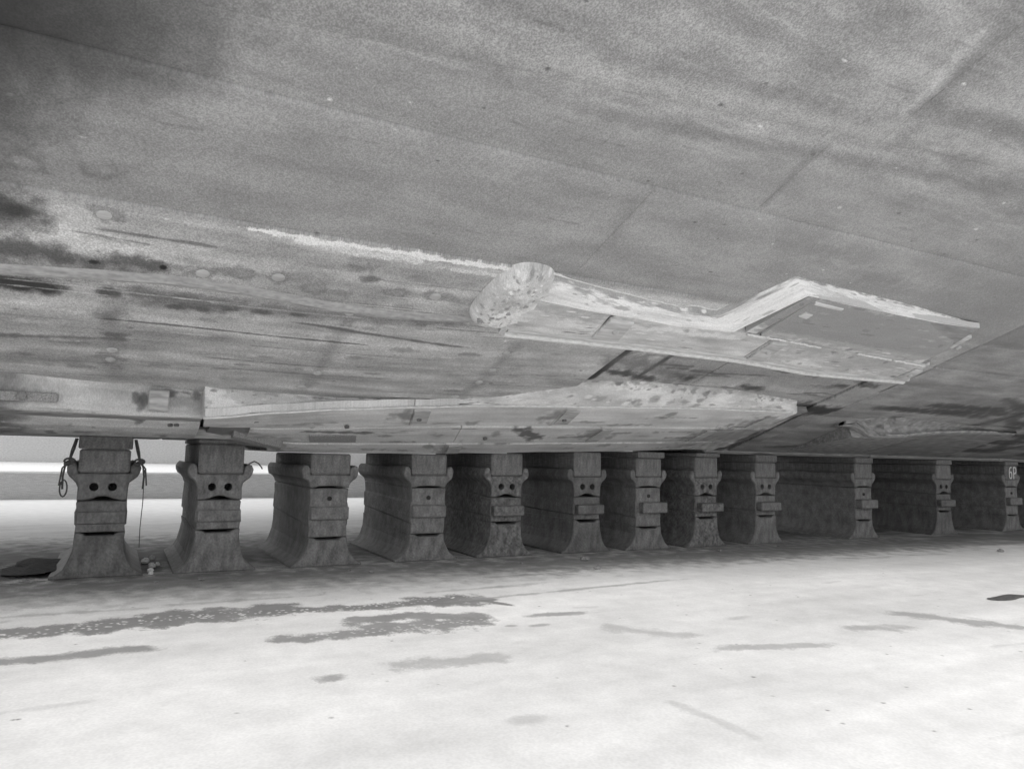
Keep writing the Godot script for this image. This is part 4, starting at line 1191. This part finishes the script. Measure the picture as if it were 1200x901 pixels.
# ------------------------------------------------------------------ the dock
func build_dock() -> void:
	# the floor: a painted part where the picture looks, plain sheets round it
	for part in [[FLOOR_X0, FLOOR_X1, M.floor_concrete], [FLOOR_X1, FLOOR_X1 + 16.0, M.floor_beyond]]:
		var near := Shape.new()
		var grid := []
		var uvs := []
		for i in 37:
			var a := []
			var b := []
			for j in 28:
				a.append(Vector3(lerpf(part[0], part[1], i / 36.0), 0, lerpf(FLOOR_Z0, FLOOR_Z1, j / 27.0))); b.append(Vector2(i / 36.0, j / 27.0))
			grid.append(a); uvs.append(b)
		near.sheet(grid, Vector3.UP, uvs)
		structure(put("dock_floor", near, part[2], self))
	for r in [[-80.0, FLOOR_X0, -60.0, 40.0], [FLOOR_X1 + 16.0, 160.0, -60.0, 40.0], [FLOOR_X0, FLOOR_X1 + 16.0, -60.0, FLOOR_Z0], [FLOOR_X0, FLOOR_X1 + 16.0, FLOOR_Z1, 40.0]]:
		var f := Shape.new()
		f.quad(Vector3(r[0], 0, r[2]), Vector3(r[1], 0, r[2]), Vector3(r[1], 0, r[3]), Vector3(r[0], 0, r[3]), Vector3.UP)
		structure(put("dock_floor", f, M.floor_plain, self))
	# stepped side walls, each step a part
	for far in [true, false]:
		var wall := thing("dock_wall", "stepped stone dock wall seen through the gaps between the leftmost keel blocks" if far else "stepped stone dock wall behind the viewer, opposite the keel blocks", "dock wall")
		var z := -24.2 if far else 7.0
		var y := 0.0
		var dir := -1.0 if far else 1.0
		for k in 9:
			var rise := 0.76 if k == 0 else 0.85
			var tread := 2.0 if k == 0 or not far else 1.25
			if k == 8: tread = 60.0
			var slope := 0.22 if k == 0 else 0.03
			var runs := [[-60.0, -12.0]]
			if far:
				for q in 7: runs.append([-12.0 + q * 3.0, -9.0 + q * 3.0])
				runs.append([9.0, 140.0])
			else:
				runs.append([-12.0, 140.0])
			for run in runs:
				var s := Shape.new()
				var p := [Vector2(z, -0.2), Vector2(z, y + rise - 0.04), Vector2(z + dir * 0.04, y + rise), Vector2(z + dir * tread, y + rise + slope), Vector2(z + dir * (tread + 0.4), y + rise + slope), Vector2(z + dir * (tread + 0.4), -0.2)]
				for q in p.size() - 1:
					s.quad(Vector3(run[0], p[q].y, p[q].x), Vector3(run[1], p[q].y, p[q].x), Vector3(run[1], p[q + 1].y, p[q + 1].x), Vector3(run[0], p[q + 1].y, p[q + 1].x), Vector3(0, 1, -dir) if q < 4 else Vector3(0, 0, dir))
				put("stone_step", s, M.stone if k == 0 else M.tread_stone, wall)
				var t := Shape.new()
				t.quad(Vector3(run[0], y + rise + 0.004, z + dir * 0.05), Vector3(run[1], y + rise + 0.004, z + dir * 0.05), Vector3(run[1], y + rise + slope + 0.004, z + dir * tread), Vector3(run[0], y + rise + slope + 0.004, z + dir * tread), Vector3.UP)
				put("tread", t, M.tread_stone, wall)
			z += dir * tread
			y += rise + slope
	for far in [true, false]:
		var e := thing("dock_end_wall", "tall stone head wall closing the right end of the dock" if far else "tall stone wall closing the left end of the dock", "dock wall")
		var s := Shape.new()
		s.box(Vector3(95.0 if far else -52.0, -0.2, -50.0), Vector3(97.0 if far else -50.0, 7.6, 40.0), 0.1)
		put("stone_face", s, M.stone, e)

func stone_shape(r: Vector3, seed_: int) -> Shape:
	var s := Shape.new()
	var n := noise(seed_, 1.3, 2)
	var grid := []
	for i in 7:
		var row := []
		for j in 11:
			var th := PI * i / 6.0
			var ph := TAU * (j % 10) / 10.0
			var d := Vector3(sin(th) * cos(ph), cos(th), sin(th) * sin(ph))
			row.append(d * r * (1.0 + 0.55 * n.get_noise_3dv(d)) + Vector3(0, r.y * 0.7, 0))
		grid.append(row)
	for i in 6:
		for j in 10:
			var m: Vector3 = (grid[i][j] + grid[i + 1][j + 1]) / 2.0 - Vector3(0, r.y * 0.7, 0)
			s.quad(grid[i][j], grid[i + 1][j], grid[i + 1][j + 1], grid[i][j + 1], m)
	return s

func build_small_things() -> void:
	# rubble and mud at the first block
	var heap := put("mud", stone_shape(Vector3(0.30, 0.045, 0.8), 3), M.mud, self)
	heap.position = Vector3(-0.72, -0.02, -10.6)
	heap.set_meta("kind", "stuff")
	tag(heap, "dark wet mud heaped against the left side of the first keel block", "mud")
	rng.seed = 19
	var spots := [[0.50, -9.85, 0.035], [0.53, -10.2, 0.045], [0.47, -10.6, 0.05], [0.56, -10.9, 0.04], [0.60, -10.35, 0.03], [0.50, -9.65, 0.028]]
	var words := ["nearest pale lump of rubble by the right foot of the first keel block", "second pale lump of rubble back along the first keel block", "largest pale lump of rubble beside the first keel block", "farthest pale lump of rubble beside the first keel block", "small pale lump of rubble lying out from the first keel block", "smallest pale chip at the front right corner of the first keel block"]
	for k in spots.size():
		var o := put("rubble_stone", stone_shape(Vector3(spots[k][2], spots[k][2] * 0.8, spots[k][2] * 1.2), 50 + k), M.tread_stone, self)
		o.position = Vector3(spots[k][0], 0, spots[k][1])
		tag(o, words[k], "stone", "rubble by the first keel block")
	var loose := [[6.03, -8.88, 0.055, "dark stone on the dock floor below the sixth keel block, nearer the block"], [5.74, -8.14, 0.04, "small dark stone on the dock floor below the sixth keel block, nearer the viewer"], [0.52, -9.05, 0.02, "small pebble on the floor in front of the leftmost keel block"], [2.9, -8.9, 0.025, "flat pale pebble on the floor in front of the third keel block"], [13.6, -7.3, 0.05, "dark lump at the far right edge of the floor"]]
	for p in loose:
		var o := put("loose_stone", stone_shape(Vector3(p[2] * 1.3, p[2] * 0.6, p[2]), int(p[0] * 100)), M.rubble, self)
		o.position = Vector3(p[0], 0, p[1])
		tag(o, p[3], "stone", "loose stones on the dock floor")
	rng.seed = 91
	var order := ["second", "third", "fourth", "fifth", "sixth", "seventh", "eighth", "ninth"]
	var row := [1.2, 2.51, 3.92, 5.15, 6.55, 7.78, 9.0, 10.43]
	for k in order.size():
		var r := rng.randf_range(0.018, 0.036)
		var o := put("debris_chip", stone_shape(Vector3(r * 1.6, r * 0.5, r), 400 + k), M.rubble, self)
		o.position = Vector3(row[k] + rng.randf_range(-0.3, 0.3), 0, rng.randf_range(-9.3, -8.7))
		o.rotation.y = rng.randf_range(0, 3)
		tag(o, "debris chip on the dirty floor just before the %s keel block from the left" % order[k], "debris", "chips scattered before the keel blocks")
	# a drain hollow at the right
	var drain := Shape.new()
	var g := []
	for i in 7:
		var r := []
		for j in 25:
			var a := TAU * j / 24.0
			var u := i / 6.0
			r.append(Vector3(0.36 * u * cos(a) + 0.03 * sin(a * 4.0) * u, 0.004 + 0.004 * sin(u * PI), 0.11 * u * sin(a) + 0.025 * sin(a * 3.0 + 1.0) * u))
		g.append(r)
	drain.sheet(g, Vector3.UP)
	var d := put("puddle", drain, M.wet, self)
	d.position = Vector3(8.95, 0, -4.75)
	tag(structure(d), "dark round wet hollow in the floor at the right", "puddle")
	# ropes that lash the cap of the first block
	for k in 2:
		var sx := -1.0 if k == 0 else 1.0
		var rope := thing("rope", "dark rope hanging down the left ear of the first keel block" if k == 0 else "rope with a long thin tail at the right ear of the first keel block", "rope", "ropes round the first keel block", Vector3(-0.05, 1.55, -9.5))
		var o := Vector3(0, 0, 0)
		var s := Shape.new()
		s.tube([o + Vector3(sx * 0.285, 0.0, -0.02), Vector3(sx * 0.31, -0.12, 0.0), Vector3(sx * 0.345, -0.24, 0.0), Vector3(sx * 0.385, -0.31, 0.0), Vector3(sx * 0.40, -0.42, 0.0), Vector3(sx * 0.395, -0.56, 0.0)], 0.011)
		put("strand", s, M.rope, rope)
		s = Shape.new()
		s.tube([Vector3(sx * 0.30, 0.0, 0.0), Vector3(sx * 0.335, -0.14, 0.02), Vector3(sx * 0.35, -0.25, 0.01), Vector3(sx * 0.41, -0.33, 0.02), Vector3(sx * 0.43, -0.52, 0.01)], 0.009)
		put("strand", s, M.rope, rope)
		s = Shape.new()
		for q in 3:
			var loop := []
			for a in 13:
				var t := TAU * a / 12.0
				loop.append(Vector3(sx * 0.345 + 0.05 * cos(t) * (1.0 - 0.1 * q), -0.25 + 0.028 * sin(t + q) - 0.012 * q, 0.015 * sin(t * 2.0 + q) + 0.01))
			s.tube(loop, 0.012, 6)
		put("knot", s, M.rope, rope)
		s = Shape.new()
		if k == 0:
			var loop := []
			for a in 17:
				var t := TAU * a / 16.0
				loop.append(Vector3(-0.385 + 0.035 * cos(t), -0.55 + 0.09 * sin(t), 0.01))
			s.tube(loop, 0.008, 6)
		else:
			s.tube([Vector3(0.40, -0.34, 0.02), Vector3(0.405, -0.7, 0.02), Vector3(0.395, -1.0, 0.02), Vector3(0.40, -1.22, 0.02)], 0.005, 5)
		put("tail", s, M.rope, rope)
	var hook := Shape.new()
	hook.tube([Vector3(0, 0, 0), Vector3(0.06, 0.035, 0.02), Vector3(0.11, 0.01, 0.03), Vector3(0.15, -0.04, 0.03), Vector3(0.16, -0.06, 0.03)], 0.008, 6)
	var hk := put("wire_hook", hook, M.rope, self)
	hk.position = Vector3(1.51, 1.29, -9.62)
	tag(hk, "bent wire sticking out of the right ear of the second keel block", "wire")
	# the number painted on the last block in view
	var text := TextMesh.new()
	text.text = "6P"
	var font := SystemFont.new()
	font.font_names = PackedStringArray(["Droid Sans"])
	text.font = font
	text.font_size = 32
	text.pixel_size = 0.0094
	text.depth = 0.004
	var t := MeshInstance3D.new()
	t.name = "painted_number"
	t.mesh = text
	t.material_override = M.letter
	add_child(t)
	t.position = Vector3(18.46, 1.315, BLOCK_Z + 0.016)
	t.scale = Vector3(1.0, 1.25, 1.0)
	tag(t, "white painted 6P on the timber of the rightmost keel block", "lettering")

# ------------------------------------------------------------------ scene
func _ready() -> void:
	# camera
	var cam := Camera3D.new()
	cam.name = "camera"
	add_child(cam)
	cam.transform = Transform3D(Basis(Vector3(0.87865, 0.02160, 0.47698), Vector3(-0.06550, 0.99498, 0.07561), Vector3(-0.47295, -0.09767, 0.87566)).orthonormalized(), Vector3(0, 1.45, 0))
	cam.fov = 55.14
	cam.near = 0.05
	cam.far = 600.0
	cam.current = true
	# sky and light: a bright overcast day
	var env := Environment.new()
	env.background_mode = Environment.BG_SKY
	var sky := Sky.new()
	var sm := ProceduralSkyMaterial.new()
	sm.sky_top_color = grey(0.85)
	sm.sky_horizon_color = grey(0.75)
	sm.sky_curve = 0.2
	sm.ground_horizon_color = grey(0.3)
	sm.ground_bottom_color = grey(0.2)
	sm.sun_angle_max = 1.0
	sky.sky_material = sm
	env.sky = sky
	env.background_energy_multiplier = 1.0
	env.tonemap_mode = Environment.TONE_MAPPER_LINEAR
	env.tonemap_exposure = 2.7
	env.sdfgi_enabled = true
	env.ssao_enabled = true
	env.ssil_enabled = true
	var we := WorldEnvironment.new()
	we.name = "world_environment"
	we.environment = env
	add_child(we)
	var sun := DirectionalLight3D.new()
	sun.name = "sun"
	sun.light_energy = 0.45
	sun.light_angular_distance = 12.0
	sun.light_color = Color(1.0, 0.99, 0.98)
	sun.shadow_enabled = true
	add_child(sun)
	sun.look_at_from_position(Vector3(-4.0, 7.0, 10.0), Vector3.ZERO)

	wave.seed = 4; wave.frequency = 0.35; wave.noise_type = FastNoiseLite.TYPE_SIMPLEX_SMOOTH
	make_surfaces()
	paint_hull()
	paint_floor()
	paint_pieces()
	mat("floor_plain", 0.70, 0.8, "smooth", Vector3(0.35, 0.35, 0.35))
	mat("dark_plate", 0.55, 0.65, "grain", Vector3(0.12, 1.0, 1.0), "grain", 0.5, "mottle", Vector3(0.3, 1.0, 1.0))
	build_dock()
	build_ship()
	var b := [
		[-0.05, true, 0.02, 1.435, 1.583, 0.0, "leftmost dark iron keel block, tall timber cap lashed on with ropes"],
		[1.20, true, 0.03, 1.53, 1.583, 0.0, "second keel block from the left, two bolt holes and a thin cap plank"],
		[2.51, false, 0.05, 1.44, 0.0, 0.0, "third keel block from the left, one central bolt, daylight on both its sides"],
		[3.92, false, 0.06, 1.462, 0.0, 0.0, "fourth keel block from the left, one central bolt, long streaked left side"],
		[5.15, true, 0.12, 1.495, 0.0, 0.0, "fifth keel block from the left, first two-holed one right of the daylight gaps"],
		[6.55, true, 0.10, 1.545, 0.0, 0.02, "sixth keel block from the left, with two bolt holes and no cap plank"],
		[7.78, false, 0.12, 1.475, 1.575, 0.06, "seventh keel block from the left, central bolt, cap plank set to one side"],
		[9.00, true, 0.14, 1.515, 1.583, 0.04, "eighth keel block from the left, pale thin cap plank above two bolt holes"],
		[10.43, true, 0.16, 1.45, 1.583, 0.0, "ninth keel block from the left, last of the close-set row before the wide gap"],
		[13.17, false, 0.16, 1.47, 1.583, 0.0, "tenth keel block from the left, first beyond the wide gap in the dark"],
		[15.79, true, 0.12, 1.48, 1.583, 0.0, "eleventh keel block from the left, dim, two bolt holes, next to the numbered one"],
		[18.45, false, 0.12, 1.50, 1.583, 0.0, "dark keel block at the right, with white 6P painted on its timber"],
		[21.1, true, 0.12, 1.50, 1.583, 0.0, "keel block whose dark side closes the gap past the 6P block"]]
	for k in b: keel_block(k[0], k[1], k[2] * 0.85, k[3], k[4], k[5], BLOCK_BACK if k[0] < 11.0 else -13.6, k[6])
	build_small_things()
